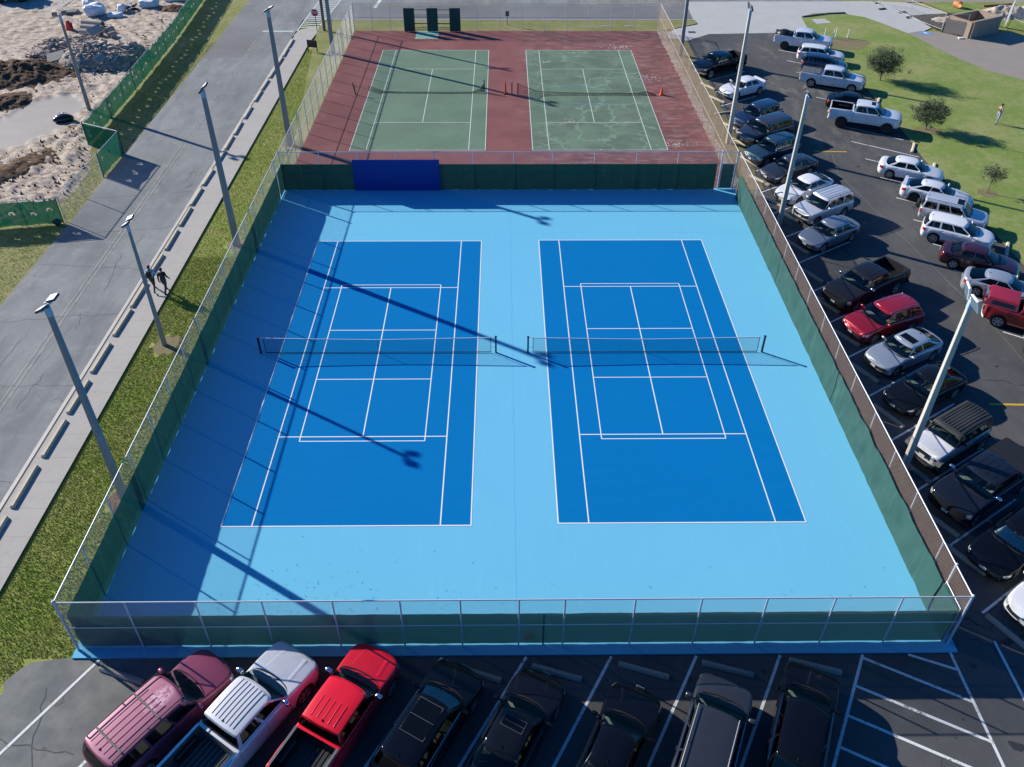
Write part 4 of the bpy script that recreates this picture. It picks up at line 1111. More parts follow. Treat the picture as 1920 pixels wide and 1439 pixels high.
SPEC = dict(
 sedan=dict(L=4.75, W=1.83, top=[(2.37, .60), (2.2, .71), (1.6, .84), (.98, .93), (-1.5, .97), (-2.1, 1.0), (-2.3, .97), (-2.37, .90)], zb=.22, Rw=.335, wx=(1.42, -1.38), af=.62, ar=.42,
    g=(1.08, -1.92, .80), r=(.32, -1.16, .60), zr=1.44, wins=[(.02, .46), (.50, .96)], gaf=.40, gar=.35, raf=.22, rar=.25),
 coupe=dict(L=4.7, W=1.83, top=[(2.35, .58), (2.2, .70), (1.6, .83), (.98, .92), (-1.5, .98), (-2.1, 1.03), (-2.3, 1.0), (-2.35, .92)], zb=.20, Rw=.34, wx=(1.40, -1.36), af=.62, ar=.42,
    g=(1.05, -2.1, .80), r=(.24, -1.08, .59), zr=1.41, wins=[(.02, .48), (.51, .97)], gaf=.42, gar=.38, raf=.22, rar=.28),
 suv=dict(L=4.65, W=1.87, top=[(2.32, .74), (2.2, .88), (1.5, 1.02), (1.05, 1.08), (-1.5, 1.10), (-2.2, 1.10), (-2.32, 1.04)], zb=.30, Rw=.37, wx=(1.38, -1.34), af=.55, ar=.28,
    g=(1.18, -2.24, .84), r=(.34, -1.92, .66), zr=1.69, wins=[(.02, .33), (.36, .66), (.70, .97)], gaf=.40, gar=.22, raf=.24, rar=.18),
 bigsuv=dict(L=5.15, W=2.0, top=[(2.57, .84), (2.45, 1.02), (1.7, 1.14), (1.2, 1.19), (-1.8, 1.20), (-2.45, 1.20), (-2.57, 1.14)], zb=.34, Rw=.39, wx=(1.6, -1.42), af=.50, ar=.22,
    g=(1.32, -2.50, .91), r=(.62, -2.24, .76), zr=1.90, wins=[(.02, .28), (.31, .58), (.61, .96)], gaf=.34, gar=.16, raf=.22, rar=.14),
 boxsuv=dict(L=4.40, W=1.83, top=[(2.2, .86), (2.12, 1.0), (1.5, 1.08), (1.0, 1.12), (-1.5, 1.12), (-2.1, 1.12), (-2.2, 1.08)], zb=.34, Rw=.37, wx=(1.38, -1.28), af=.36, ar=.16,
    g=(1.05, -2.14, .83), r=(.48, -1.98, .72), zr=1.76, wins=[(.02, .32), (.35, .63), (.67, .97)], gaf=.26, gar=.12, raf=.18, rar=.12),
 pickup=dict(L=5.85, W=2.03, top=[(2.92, .92), (2.80, 1.10), (2.0, 1.22), (1.35, 1.26), (-.9, 1.27), (-2.8, 1.34), (-2.92, 1.33)], zb=.38, Rw=.41, wx=(1.86, -1.78), af=.50, ar=.10,
    g=(1.50, -1.02, .90), r=(.78, -.86, .75), zr=1.88, wins=[(.02, .46), (.51, .93)], gaf=.34, gar=.06, raf=.22, rar=.06, bed=(-1.10, -2.80, .84), flare=.035),
 jeep=dict(L=4.45, W=1.60, top=[(2.0, 1.02), (1.95, 1.12), (1.2, 1.17), (.9, 1.20), (-1.9, 1.20), (-2.05, 1.20)], zb=.48, Rw=.41, wx=(1.42, -1.46), af=.16, ar=.10, xtip=2.0, xtail=-2.05,
    g=(.82, -2.05, .80), r=(.62, -1.98, .72), zr=1.84, wins=[(.03, .36), (.40, .70), (.73, .97)], gaf=.10, gar=.08, raf=.10, rar=.08))

WHEELS = {}
def wheel_meshes(Rw, tw, style):
    key = (round(Rw, 3), tw, style)
    if key in WHEELS: return WHEELS[key]
    b = MB(); h = tw / 2; ri = Rw * .66
    b.lathe([(ri, -h * .9), (Rw * .93, -h), (Rw, -h * .7), (Rw, h * .7), (Rw * .93, h), (ri, h * .9), (ri, -h * .9)], 30)
    ty = b.mesh('tyre', 40); ty.materials.append(M['tyre'])
    b = MB(); b.lathe([(ri + .004, h * .86), (ri * .93, h * .8), (ri * .90, h * .25), (0, h * .20)], 30)   # barrel + dark back
    k = 5 if style != 'six' else 6
    for i in range(k):
        a = 2 * PI * i / k
        mt = Matrix.Rotation(a, 4, 'Y')
        wd = ri * (.17 if style != 'steel' else .26)
        b.add([mt @ Vector(p) for p in [(.03, h * .74, -wd * .7), (ri * .95, h * .80, -wd), (ri * .95, h * .80, wd), (.03, h * .74, wd * .7), (ri * .95, h * .3, -wd), (ri * .95, h * .3, wd)]], [(0, 1, 2, 3), (0, 4, 1), (3, 2, 5)], 1)
    b.lathe([(0, h * .84), (ri * .2, h * .80), (ri * .22, h * .5)], 12, 1)
    b.lathe([(ri + .006, h * .93), (ri * .9, h * .84)], 30, 1)
    rm = b.mesh('rim', 30); rm.materials.append(M['cabin_dark']); rm.materials.append(M['rim_dark'] if style == 'dark' else M['rim'])
    WHEELS[key] = (ty, rm); return ty, rm

def vehicle(name, kind, nose, hdg, pmat, label, cat, group, **o):
    S = dict(SPEC[kind]); S.update({k: v for k, v in o.items() if k in S or k in ('bed', 'flare', 'xtip', 'xtail')})
    L, W = S['L'], S['W']; hw = W / 2
    xt, xr_ = S.get('xtip', L / 2), S.get('xtail', -L / 2)
    lift = o.get('lift', 0.0)
    rz = R(hdg)
    root = empty(name, (nose[0] - (L / 2) * math.cos(rz), nose[1] - (L / 2) * math.sin(rz), -.06), rz)
    tag(root, label, cat, group)
    def P(b, nm, mats, parent=None, smooth=None, merge=False):
        return b.build(nm, mats, parent or root, smooth, merge)
    topz = lambda x: interp(S['top'], x) + lift
    Rw, (wf, wr) = S['Rw'] * o.get('wheel_scale', 1), S['wx']; Ra = Rw + .055
    flare = S.get('flare', .012)
    def zbot(x):
        z = S['zb'] + lift
        e = min(abs(x - xt), abs(x - xr_))
        if e < .3: z += .05 * (1 - e / .3)
        for wx in (wf, wr):
            d = abs(x - wx)
            if d < Ra: z = max(z, Rw + math.sqrt(Ra * Ra - d * d) * 1.0)
        return z
    ns = int((xt - xr_ - S['af'] - S['ar']) / .05)
    base = outline(xt, xr_, hw, S['af'], S['ar'], ns)
    m = len(base)
    fr = [(0, .07, .05), (.07, .025, .015), (.28, .0, 0), (.5, .0, .012), (.72, .012, .03), (.88, .03, .05), (.96, .055, .075), (1.0, .095, .11)]
    if kind in ('pickup', 'boxsuv', 'jeep'): fr = [(0, .05, .03), (.07, .015, .0), (.3, .0, .0), (.6, .0, .01), (.85, .01, .02), (.94, .025, .035), (.98, .045, .055), (1.0, .075, .085)]
    layers = []
    for f, d, de in fr:
        half = []; zs = []
        hl = outline(xt - de, xr_ + de * .8, hw - d, S['af'] - de * .5, S['ar'], ns)
        for (x, y), (bx, by) in zip(hl, base):
            zt = topz(bx); zb_ = min(zbot(bx), zt - .10)
            fl = 0
            for wx in (wf, wr):
                dd = abs(bx - wx)
                if dd < Ra + .16 and f < .8 and by > hw * .7: fl = max(fl, flare * (1 - max(0, dd - Ra) / .16))
            half.append((x, y + fl * (1 - f * .6))); zs.append(zb_ + f * (zt - zb_))
        layers.append((half, zs))
    b = MB(); rl = 2 * m - 2
    for half, zs in layers: b.v += ringed(half, zs)
    for k in range(len(layers) - 1):
        for i in range(rl):
            j = (i + 1) % rl
            b.f.append((k * rl + i, k * rl + j, (k + 1) * rl + j, (k + 1) * rl + i)); b.m.append(0)
    # top surface rows: from the left ring vertex across to the right one
    gx_f, gx_r, ghw = S['g']
    bed = S.get('bed') if not o.get('nobed') else None
    lastr = (len(layers) - 1) * rl
    half, zs = layers[-1]
    G = [.93, .78, .5, .25, 0, -.25, -.5, -.78, -.93]
    rows = []
    for i in range(m):
        x, y = half[i]; z = zs[i]
        inbed = bed and bed[1] < x < bed[0]
        crown = .045 if x > gx_f - .3 else .02
        row = [lastr + i]
        for g_ in G:
            yy, zz = g_ * y, z + crown * (1 - g_ * g_)
            if inbed:
                if abs(g_) > .9: yy = math.copysign(max(0, y - .07), g_); zz = z
                elif abs(g_) > .7: yy = math.copysign(max(0, y - .085), g_); zz = bed[2] + lift
                else: zz = bed[2] + lift
            b.v.append((x, yy, zz)); row.append(len(b.v) - 1)
        row.append(lastr + ((rl - i) % rl)); rows.append(row)
    for i in range(m - 1):
        xm = (half[i][0] + half[i + 1][0]) / 2
        for k in range(len(G) + 1):
            gm = abs((([1] + G + [-1])[k] + ([1] + G + [-1])[k + 1]) / 2)
            if gx_r + .12 < xm < gx_f - .35 and gm < .86: continue
            isb = bed and bed[1] < xm < bed[0] and gm < .9
            b.f.append((rows[i][k], rows[i + 1][k], rows[i + 1][k + 1], rows[i][k + 1])); b.m.append(1 if isb else 0)
    body = P(b, 'body', [pmat, o.get('bedmat', M['trim'])], smooth=38, merge=True)
    # underbody and cabin tub
    b = MB(); b.box(xr_ + .3, xt - .3, -(hw - .30), hw - .30, S['zb'] + lift - .02, .62 + lift)
    b.box(gx_r + .15, gx_f - .25, -(hw - .13), hw - .13, S['zb'] + .12 + lift, S['zb'] + .2 + lift); P(b, 'underbody', M['cabin_dark'])
    # ---- greenhouse
    rx_f, rx_r, rhw = S['r']; zr = S['zr'] + lift
    V = [0, .10, .35, .6, .86, .95, 1.0]; gs = 40
    def groof(x):
        t = (x - rx_r) / (rx_f - rx_r); return zr - .05 * (2 * t - 1) ** 2 * (1 if kind not in ('jeep', 'boxsuv') else .4)
    def gl_ring(v):
        bulge = .02 * math.sin(PI * v)
        hf = outline(lerp(gx_f, rx_f, v), lerp(gx_r, rx_r, v), lerp(ghw, rhw, v) + bulge, lerp(S['gaf'], S['raf'], v), lerp(S['gar'], S['rar'], v), gs, 2.5)
        bf = outline(gx_f, gx_r, ghw, S['gaf'], S['gar'], gs, 2.5); rf_ = outline(rx_f, rx_r, rhw, S['raf'], S['rar'], gs, 2.5)
        z = [lerp(topz(bx) - .015, groof(rx) - .045, v) for (bx, _), (rx, _) in zip(bf, rf_)]
        return hf, z
    rings = [gl_ring(v) for v in V]
    gm_ = len(rings[0][0]); gl_ = 2 * gm_ - 2
    paintb, wsb, bkb, sdb = MB(), MB(), MB(), []
    verts = []
    for hf, z in rings: verts += ringed(hf, z)
    wins = S['wins']
    sides = {(k, s): [] for k in range(len(wins)) for s in (0, 1)}
    wsf, bkf, pf = [], [], []
    for k in range(len(V) - 1):
        vm = (V[k] + V[k + 1]) / 2
        for i in range(gl_):
            j = (i + 1) % gl_
            f = (k * gl_ + i, k * gl_ + j, (k + 1) * gl_ + j, (k + 1) * gl_ + i)
            side = 0 if i < gm_ - 1 else 1
            ii = i if side == 0 else (gl_ - i - 1)
            inv = .10 <= vm <= .90 or (ii < NF and .03 < vm < .90)
            if k == 0 and ii >= NF: inv = False
            if not inv: pf.append(f); continue
            if ii < NF - (1 if kind != 'jeep' else 3): wsf.append(f); continue
            if ii >= NF + gs + (2 if kind not in ('pickup',) else 1): bkf.append(f); continue
            t_ = (ii - NF + .5) / gs; hit = False
            for q, (a_, c_) in enumerate(wins):
                # slanting pillar line at the rear-most window
                aa = a_ + (.03 if q == 0 else 0) * vm; cc = c_ - (.05 if q == len(wins) - 1 and kind in ('sedan', 'coupe') else 0) * (1 - vm)
                if aa <= t_ <= cc: sides[(q, side)].append(f); hit = True
            if not hit: pf.append(f)
    def sub(fs):
        b_ = MB(); idx = {}
        for f in fs:
            nf_ = []
            for i in f:
                if i not in idx: idx[i] = len(b_.v); b_.v.append(verts[i])
                nf_.append(idx[i])
            b_.f.append(tuple(nf_)); b_.m.append(0)
        return b_
    # roof skin joins the top ring
    hf, z = rings[-1]
    pb = MB(); pb.v = list(verts); pb.f = list(pf); pb.m = [0] * len(pf)
    lastg = (len(V) - 1) * gl_
    rr = []
    for i in range(gm_):
        x, y = hf[i]; row = [lastg + i]
        for g_ in (.96, .88, .6, .3, 0, -.3, -.6, -.88, -.96):
            pb.v.append((x, y * g_, z[i] + .045 * (1 - g_ ** 4))); row.append(len(pb.v) - 1)
        row.append(lastg + ((gl_ - i) % gl_)); rr.append(row)
    roofm = 1 if o.get('roofmat') else 0
    for i in range(gm_ - 1):
        for k in range(10): pb.f.append((rr[i][k], rr[i + 1][k], rr[i + 1][k + 1], rr[i][k + 1])); pb.m.append(roofm)
    if roofm and kind == 'jeep': pb.m = [1] * len(pb.m)
    P(pb, 'roof', [pmat, o.get('roofmat') or pmat], smooth=38, merge=True)
    gmat = M['glass']; dk = o.get('sideglass', M['glass_dark'])
    P(sub(wsf), 'windscreen', gmat, smooth=40)
    if bkf: P(sub(bkf), 'rear_window', dk, smooth=40)
    for (q, s_), fs in sides.items():
        if fs: P(sub(fs), 'side_window', dk, smooth=40)
    # ---- cabin
    seat = o.get('seat', M['cabin_grey'])
    zs_ = S['zb'] + lift + .2
    zbelt = topz((gx_f + gx_r) / 2)
    xs_front = lerp(rx_f, rx_r, .32 if kind != 'pickup' else .38)
    b = MB(); b.bevbox(gx_f - .75, gx_f - .30, -(ghw - .1), ghw - .1, zbelt - .32, zbelt - .03, .05); b.bevbox(gx_f - .40, gx_f - .16, -(ghw - .22), ghw - .22, zbelt - .2, zbelt - .035, .03)
    P(b, 'dashboard', M['dash'])
    b = MB()
    b.lathe([(.175, -.012), (.19, 0), (.175, .012), (.16, 0), (.175, -.012)], 14, axis='x', mat=Matrix.Translation((gx_f - .86, .38, zbelt - .02)) @ Matrix.Rotation(R(-25), 4, 'Y')); P(b, 'steering_wheel', M['cabin_dark'])
    for s_ in (-1, 1):
        b = MB(); b.bevbox(xs_front - .25, xs_front + .28, s_ * .38 - .24, s_ * .38 + .24, zs_ + .05, zs_ + .28, .05)
        sh_ = zbelt + .13 - (zs_ + .25); mt = Matrix.Translation((xs_front - .24, s_ * .38, zs_ + .25)) @ Matrix.Rotation(R(-16), 4, 'Y')
        b.bevbox(-.08, .08, -.23, .23, 0, sh_, .05, mat=mt); b.bevbox(-.06, .05, -.12, .12, sh_ + .02, sh_ + .17, .04, mat=mt)
        P(b, 'seat', seat)
    if kind != 'jeep' or True:
        xb = max(gx_r + .35, rx_r + .12, xs_front - 1.05) if kind != 'pickup' else gx_r + .28
        b = MB(); b.bevbox(xb - .05, xb + .5, -.62, .62, zs_ + .05, zs_ + .27, .05); b.bevbox(xb - .14, xb + .02, -.62, .62, zs_ + .2, zbelt + .03, .05)
        for y_ in (-.38, .38): b.bevbox(xb - .12, xb - .02, y_ - .12, y_ + .12, zbelt + .04, zbelt + .15, .03)
        P(b, 'rear_seat', seat)
        if kind in ('sedan', 'coupe'): b = MB(); b.bevbox(gx_r + .22, xb - .12, -(ghw - .14), ghw - .14, zbelt - .06, zbelt - .01, .01); P(b, 'parcel_shelf', M['cabin_dark'])
    if o.get('shade'):
        hf0, z0_ = rings[1]; hf1, z1_ = rings[4]
        b = MB(); n_ = 18; frc = o.get('shade_frac', 1.0)
        for i in range(n_ + 1):
            u = -1 + 2 * i / n_
            y0_ = u * ghw * .84; y1_ = u * rhw * .84
            bow0 = S['gaf'] * (1 - (1 - min(1, abs(u) * .84) ** 2.5) ** .4); bow1 = S['raf'] * (1 - (1 - min(1, abs(u) * .84) ** 2.5) ** .4)
            zz = .018 * (-1) ** i
            b.v += [(lerp(gx_f, rx_f, .14) - bow0 - .05, y0_, lerp(zbelt - .015, zr - .09, .12) - .03 + zz), (lerp(gx_f, rx_f, .14 + .66 * frc) - lerp(bow0, bow1, frc) - .06, lerp(y0_, y1_, frc), lerp(zbelt, zr - .09, .12 + .66 * frc) - .05 + zz)]
        for i in range(n_): b.f.append((2 * i, 2 * i + 2, 2 * i + 3, 2 * i + 1)); b.m.append(0)
        P(b, 'sunshade', o['shade'])
    # ---- surface patches on nose and tail
    def surf(th, f, front, side, off):
        fk = [q[0] for q in fr]
        d = interp([(q[0], q[1]) for q in fr], f); de = interp([(q[0], q[2]) for q in fr], f)
        if front:
            x, y = arc_xy(xt - de, S['af'] - de * .5, hw - d, th, 2.7, 1); bx, _ = arc_xy(xt, S['af'], hw, th, 2.7, 1)
            nx, ny = math.cos(th), math.sin(th)
        else:
            x, y = arc_xy(xr_ + de * .8, S['ar'], hw - d, th, 2.7, -1); bx, _ = arc_xy(xr_, S['ar'], hw, th, 2.7, -1)
            nx, ny = -math.cos(th), math.sin(th)
        zt = topz(bx); zb_ = min(zbot(bx), zt - .10)
        return (x + nx * off, side * (y + ny * off), zb_ + f * (zt - zb_))
    def patch(nm, th0, th1, f0, f1, front, side, mat, off=.012, parent=None, n=8, slant=0.0, both=False):
        b = MB(); K = 4
        for sd in ((1, -1) if both else (side,)):
            base_ = len(b.v)
            for i in range(n + 1):
                th = R(lerp(th0, th1, i / n))
                for k in range(K + 1):
                    f = lerp(f0 + slant * i / n, f1, k / K) if slant >= 0 else lerp(f0, f1 + slant * (1 - i / n), k / K)
                    b.v.append(surf(th, f, front, sd, off * (1 if 0 < k < K and 0 < i < n or both else .15)))
            for i in range(n):
                for k in range(K):
                    q = base_ + i * (K + 1) + k; b.f.append((q, q + K + 1, q + K + 2, q + 1)); b.m.append(0)
        return P(b, nm, mat, parent, 45)
    truck = kind in ('pickup', 'bigsuv', 'boxsuv')
    hf_ = o.get('head', (48, 80, .60, .84) if not truck else (50, 78, .62, .90))
    if kind != 'jeep':
        for s_ in (1, -1): patch('headlight', *hf_, True, s_, o.get('headmat', M['headlamp']), .014)
        gr = o.get('grille', (0, 44, .42, .80) if not truck else (0, 46, .42, .90))
        gp = patch('grille', *gr, True, 1, M['trim'], .010, both=True)
        if o.get('chromegrille', truck):
            for f_ in (gr[2], (gr[2] + gr[3]) / 2, gr[3] - .03): patch('grille_bar', gr[0], gr[1], f_, f_ + .035, True, 1, M['chrome'], .020, gp, both=True)
        patch('lower_intake', 0, 40, .08, .28, True, 1, M['trim'], .008, both=True)
        if kind == 'pickup' and o.get('chromebumper', True): patch('front_bumper', 0, 82, .16, .38, True, 1, o.get('bumpermat', M['chrome']), .03, both=True)
        tl = o.get('tail', (50, 88, .62, .88) if not truck else (58, 90, .50, .94))
        for s_ in (1, -1): patch('taillight', *tl, False, s_, M['taillamp'], .012)
        if kind == 'pickup': patch('rear_bumper', 0, 84, .02, .2, False, 1, o.get('bumpermat', M['chrome']), .07, both=True)
    else:
        for s_ in (1, -1):
            b = MB(); b.lathe([(0, .04), (.085, .03), (.095, 0)], 16, axis='x', mat=Matrix.Translation((xt - .005, s_ * .52, .93))); P(b, 'headlight', M['headlamp'])
            b = MB(); b.bevbox(-.04, 0, -.07, .07, 0, .22, .01, mat=Matrix.Translation((xr_ + .005, s_ * .72, .82))); P(b, 'taillight', M['taillamp'])
        b = MB()
        for k in range(7): b.box(xt - .02, xt + .014, -.33 + k * .11 - .028, -.33 + k * .11 + .028, .72, 1.02)
        P(b, 'grille', M['trim'])
        b = MB(); b.bevbox(xt + .05, xt + .28, -.80, .80, .50, .66, .04); b.bevbox(xr_ - .2, xr_ - .02, -.75, .75, .5, .66, .04); P(b, 'bumper', M['trim'])
        for wx, x0_, x1_ in ((wf, wf - .62, xt + .04), (wr, wr - .52, wr + .60)):
            for s_ in (1, -1):
                b = MB(); ya, yb = (.60, .96) if s_ > 0 else (-.96, -.60)
                pts = [(x1_, .80), (x1_ - .1, .95), (wx + .2, 1.02), (wx - .2, 1.02), (x0_ + .15, .9), (x0_, .62)]
                v_ = [];
                for x_, z_ in pts: v_ += [(x_, ya, z_), (x_, yb, z_ - (.03 if s_ > 0 else 0)), (x_, yb, z_ - .06), (x_, ya, z_ - .06)]
                b.add(v_, [(4 * k + a_, 4 * k + (a_ + 1) % 4, 4 * k + 4 + (a_ + 1) % 4, 4 * k + 4 + a_) for k in range(5) for a_ in range(4)] + [(0, 1, 2, 3), (23, 22, 21, 20)])
                P(b, 'fender', M['grey_trim'])
        b = MB(); b.bevbox(-.9, .95, .80, .93, .40, .46, .02); b.bevbox(-.9, .95, -.93, -.80, .40, .46, .02); P(b, 'side_step', M['trim'])
        ty, rm = wheel_meshes(Rw, .24, 'dark')
        sp = bpy.data.objects.new('spare_wheel', ty); col.objects.link(sp); sp.parent = root; sp.location = (xr_ - .16, -.1, 1.02); sp.rotation_euler = (0, 0, R(90))
        b = MB()
        for k in range(9): b.box(-1.9, .42, -.58 + k * .145 - .012, -.58 + k * .145 + .012, zr - .006, zr + .010)
        P(b, 'roof_rib', M['trim'])
    z_pl = S['zb'] + lift + .22
    b = MB(); b.bevbox(xt + .012, xt + .03, -.15, .15, z_pl, z_pl + .14, .006)
    if o.get('front_plate', True): P(b, 'number_plate', M['plate'])
    b = MB(); b.bevbox(xr_ - .06 if kind == 'pickup' else xr_ - .022, xr_ - .004, -.15, .15, z_pl + (.25 if kind != 'pickup' else .02), z_pl + (.39 if kind != 'pickup' else .16), .006); P(b, 'number_plate', M['plate'])
    # mirrors
    mm = o.get('mirrormat', pmat); mx = gx_f - .50; ms = 1.25 if kind in ('pickup', 'bigsuv') else 1
    for s_ in (1, -1):
        b = MB(); b.bevbox(mx - .06 * ms, mx + .06 * ms, s_ * (hw + .085 * ms) - .105 * ms, s_ * (hw + .085 * ms) + .105 * ms, zbelt + .02, zbelt + .02 + .15 * ms, .035); b.tube((mx, s_ * (ghw - .02), zbelt + .04), (mx, s_ * (hw + .03), zbelt + .07), .03, 6); P(b, 'mirror', mm, smooth=50)
    # wheels
    style = o.get('rim', 'five'); tw = .22 if not truck else .26
    ty, rm = wheel_meshes(Rw, tw * o.get('tyre_w', 1), style)
    for wx in (wf, wr):
        for s_ in (1, -1):
            w_ = empty('wheel', (wx, s_ * (hw - tw * .55 + o.get('track', 0) + (.13 if kind == 'jeep' else 0)), Rw), 0 if s_ > 0 else PI); w_.parent = root
            for me, nm in ((ty, 'tyre'), (rm, 'rim')):
                ob = bpy.data.objects.new(nm, me); col.objects.link(ob); ob.parent = w_
    # door handles, seams and wipers
    b = MB()
    for s_ in (1, -1):
        for xh in ((.18, -.82) if kind in ('sedan', 'coupe', 'suv', 'boxsuv') else (.25, -.68) if kind == 'pickup' else (.3, -.7)):
            b = MB(); b.bevbox(xh - .09, xh + .09, s_ * (hw + .008) - .014, s_ * (hw + .008) + .014, zbelt - .17, zbelt - .14, .005)
            P(b, 'door_handle', o.get('handlemat', pmat if kind != 'jeep' else M['trim']))
    b = MB()
    xw = gx_f - S['gaf'] * .12
    for y_ in (.10, .62):
        b.tube((xw + .02, y_ - .35, topz(xw) + .05), (xw - .06, y_ + .12, topz(xw) + .055), .011, 4)
    P(b, 'wiper', M['trim'])
    b = MB()    # cowl panel at the base of the windscreen
    n_ = 12
    for i in range(n_ + 1):
        u = -1 + 2 * i / n_; bow = S['gaf'] * (1 - (1 - abs(u * .93) ** 2.5) ** .4)
        x_ = gx_f - bow; b.v += [(x_ + .035, u * ghw * .93, topz(gx_f) + .045 * (1 - u * u) - .004 + .010), (x_ - .01, u * ghw * .93, topz(gx_f) + .045 * (1 - u * u) + .018)]
    for i in range(n_): b.f.append((2 * i, 2 * i + 2, 2 * i + 3, 2 * i + 1)); b.m.append(0)
    P(b, 'cowl', M['cowl'])
    if o.get('seams', True):
        b = MB()     # dark shut lines on sides and bonnet
        ds = [gx_f - .32, lerp(gx_f, gx_r, .42), lerp(gx_f, gx_r, .78)] if kind != 'pickup' else [gx_f - .30, lerp(gx_f, gx_r, .52), gx_r + .02]
        for xs__ in ds:
            for s_ in (1, -1):
                prev = None
                for f_, d_, _ in fr[1:-1]:
                    zt = topz(xs__); zb_ = zbot(xs__); p_ = (xs__, s_ * (hw - d_ + .003), zb_ + f_ * (zt - zb_))
                    if prev: b.add([(prev[0] - .006, prev[1], prev[2]), (prev[0] + .006, prev[1], prev[2]), (p_[0] + .006, p_[1], p_[2]), (p_[0] - .006, p_[1], p_[2])], [(0, 1, 2, 3)])
                    prev = p_
        P(b, 'door_seam', M['trim'])
    # options
    if o.get('ribs'):
        n_ = o['ribs']; x0_, x1_ = o.get('rib_x', (rx_r + .15, rx_f - .12))
        for k in range(n_):
            y_ = (k - (n_ - 1) / 2) * (rhw * 1.55 / n_)
            nn = 8; b = MB()
            for q in range(nn):
                xa, xb2 = lerp(x0_, x1_, q / nn), lerp(x0_, x1_, (q + 1) / nn)
                za = groof(xa) - .045 + .045 * (1 - (y_ / rhw) ** 4); zb2 = groof(xb2) - .045 + .045 * (1 - (y_ / rhw) ** 4)
                b.add([(xa, y_ - .011, za + .003), (xb2, y_ - .011, zb2 + .003), (xb2, y_ - .004, zb2 + .016), (xa, y_ - .004, za + .016), (xa, y_ + .011, za + .003), (xb2, y_ + .011, zb2 + .003)], [(0, 1, 2, 3), (3, 2, 5, 4)])
            P(b, 'roof_rib', o.get('ribmat', M['trim']), merge=True)
    if o.get('rails'):
        for s_ in (1, -1):
            b = MB(); y_ = s_ * (rhw - .05); pts = [(lerp(rx_r + .15, rx_f - .05, q / 10)) for q in range(11)]
            for xa, xb2 in zip(pts[:-1], pts[1:]): b.tube((xa, y_, groof(xa) + .045), (xb2, y_, groof(xb2) + .045), .020, 6)
            for xa in (pts[0], pts[5], pts[-1]): b.tube((xa, y_, groof(xa) - .03), (xa, y_, groof(xa) + .045), .022, 6)
            P(b, 'roof_rail', o['rails'])
    if o.get('crossbars'):
        b = MB()
        for xa in o['crossbars']: b.bevbox(xa - .03, xa + .03, -rhw + .02, rhw - .02, zr + .035, zr + .075, .012)
        P(b, 'roof_bar', M['grey_trim'])
    if o.get('sunroof'):
        xa, xb2, wd = o['sunroof']
        b = MB(); nn = 6
        for q in range(nn):
            p0, p1 = lerp(xa, xb2, q / nn), lerp(xa, xb2, (q + 1) / nn)
            b.add([(p0, -wd, groof(p0) + .004), (p1, -wd, groof(p1) + .004), (p1, wd, groof(p1) + .004), (p0, wd, groof(p0) + .004)], [(0, 1, 2, 3)])
        for v_i, v_ in enumerate(b.v): b.v[v_i] = (v_[0], v_[1], v_[2] + .0)
        P(b, 'sunroof', M['gloss_black'])
        if o.get('sunroof_trim'):
            b = MB()
            for (p, q) in (((xa, -wd), (xb2, -wd)), ((xa, wd), (xb2, wd)), ((xa, -wd), (xa, wd)), ((xb2, -wd), (xb2, wd)), ((lerp(xa, xb2, .5), -wd), (lerp(xa, xb2, .5), wd))):
                b.tube((p[0], p[1], groof(p[0]) + .004), (q[0], q[1], groof(q[0]) + .004), .008, 4)
            P(b, 'sunroof_trim', M['grey_trim'])
    if o.get('fin', True) and kind not in ('jeep',):
        b = MB(); xa = rx_r + .18; b.add([(xa - .06, -.016, groof(xa) - .005), (xa + .06, -.016, groof(xa) - .005), (xa - .05, 0, groof(xa) + .05), (xa - .06, .016, groof(xa) - .005), (xa + .06, .016, groof(xa) - .005)], [(0, 1, 2), (3, 2, 4), (0, 2, 3)]); P(b, 'antenna', o.get('finmat', M['trim']))
    if o.get('spoiler'):
        b = MB(); xa = xr_ + .20; sh = o['spoiler']
        for s_ in (-1, 1): b.box(xa - .05, xa + .05, s_ * .55 - .03, s_ * .55 + .03, topz(xa) - .01, topz(xa) + sh)
        b.bevbox(xa - .10, xa + .09, -.72, .72, topz(xa) + sh - .015, topz(xa) + sh + .025, .012); P(b, 'spoiler', pmat)
    if o.get('hoodcrease'):
        b = MB()
        for s_ in (-1, 1):
            pts = [lerp(gx_f + .12, xt - .32, q / 8) for q in range(9)]
            for xa, xb2 in zip(pts[:-1], pts[1:]):
                ya, yb = s_ * lerp(.52, .42, (xa - gx_f) / 1.3), s_ * lerp(.52, .42, (xb2 - gx_f) / 1.3)
                za, zb2 = topz(xa) + .045 * (1 - (ya / hw) ** 2), topz(xb2) + .045 * (1 - (yb / hw) ** 2)
                b.add([(xa, ya - .11, za - .006), (xb2, yb - .11, zb2 - .006), (xb2, yb, zb2 + .006), (xa, ya, za + .006), (xa, ya + .05, za - .012), (xb2, yb + .05, zb2 - .012)], [(0, 1, 2, 3), (3, 2, 5, 4)])
        P(b, 'bonnet_crease', pmat, smooth=50, merge=True)
    if bed:
        b = MB()
        for s_ in (-1, 1): b.bevbox(bed[1] - .08, bed[0] + .02, s_ * (hw - .115) - .05, s_ * (hw - .115) + .05, topz(-2) + .0, topz(-2) + .022, .008)
        b.bevbox(bed[1] - .10, bed[1] - .02, -(hw - .14), hw - .14, topz(-2.8) - .02, topz(-2.8) + .014, .008)
        P(b, 'bed_rail_cap', o.get('capmat', M['trim']))
        b = MB()
        for k in range(8): b.box(bed[1] + .05, bed[0] - .05, -.66 + k * .18, -.66 + k * .18 + .08, bed[2] + lift, bed[2] + lift + .02)
        for s_ in (-1, 1): b.bevbox(wr - .45, wr + .45, s_ * (hw - .20) - .12, s_ * (hw - .20) + .12, bed[2] + lift, bed[2] + lift + .26, .04)
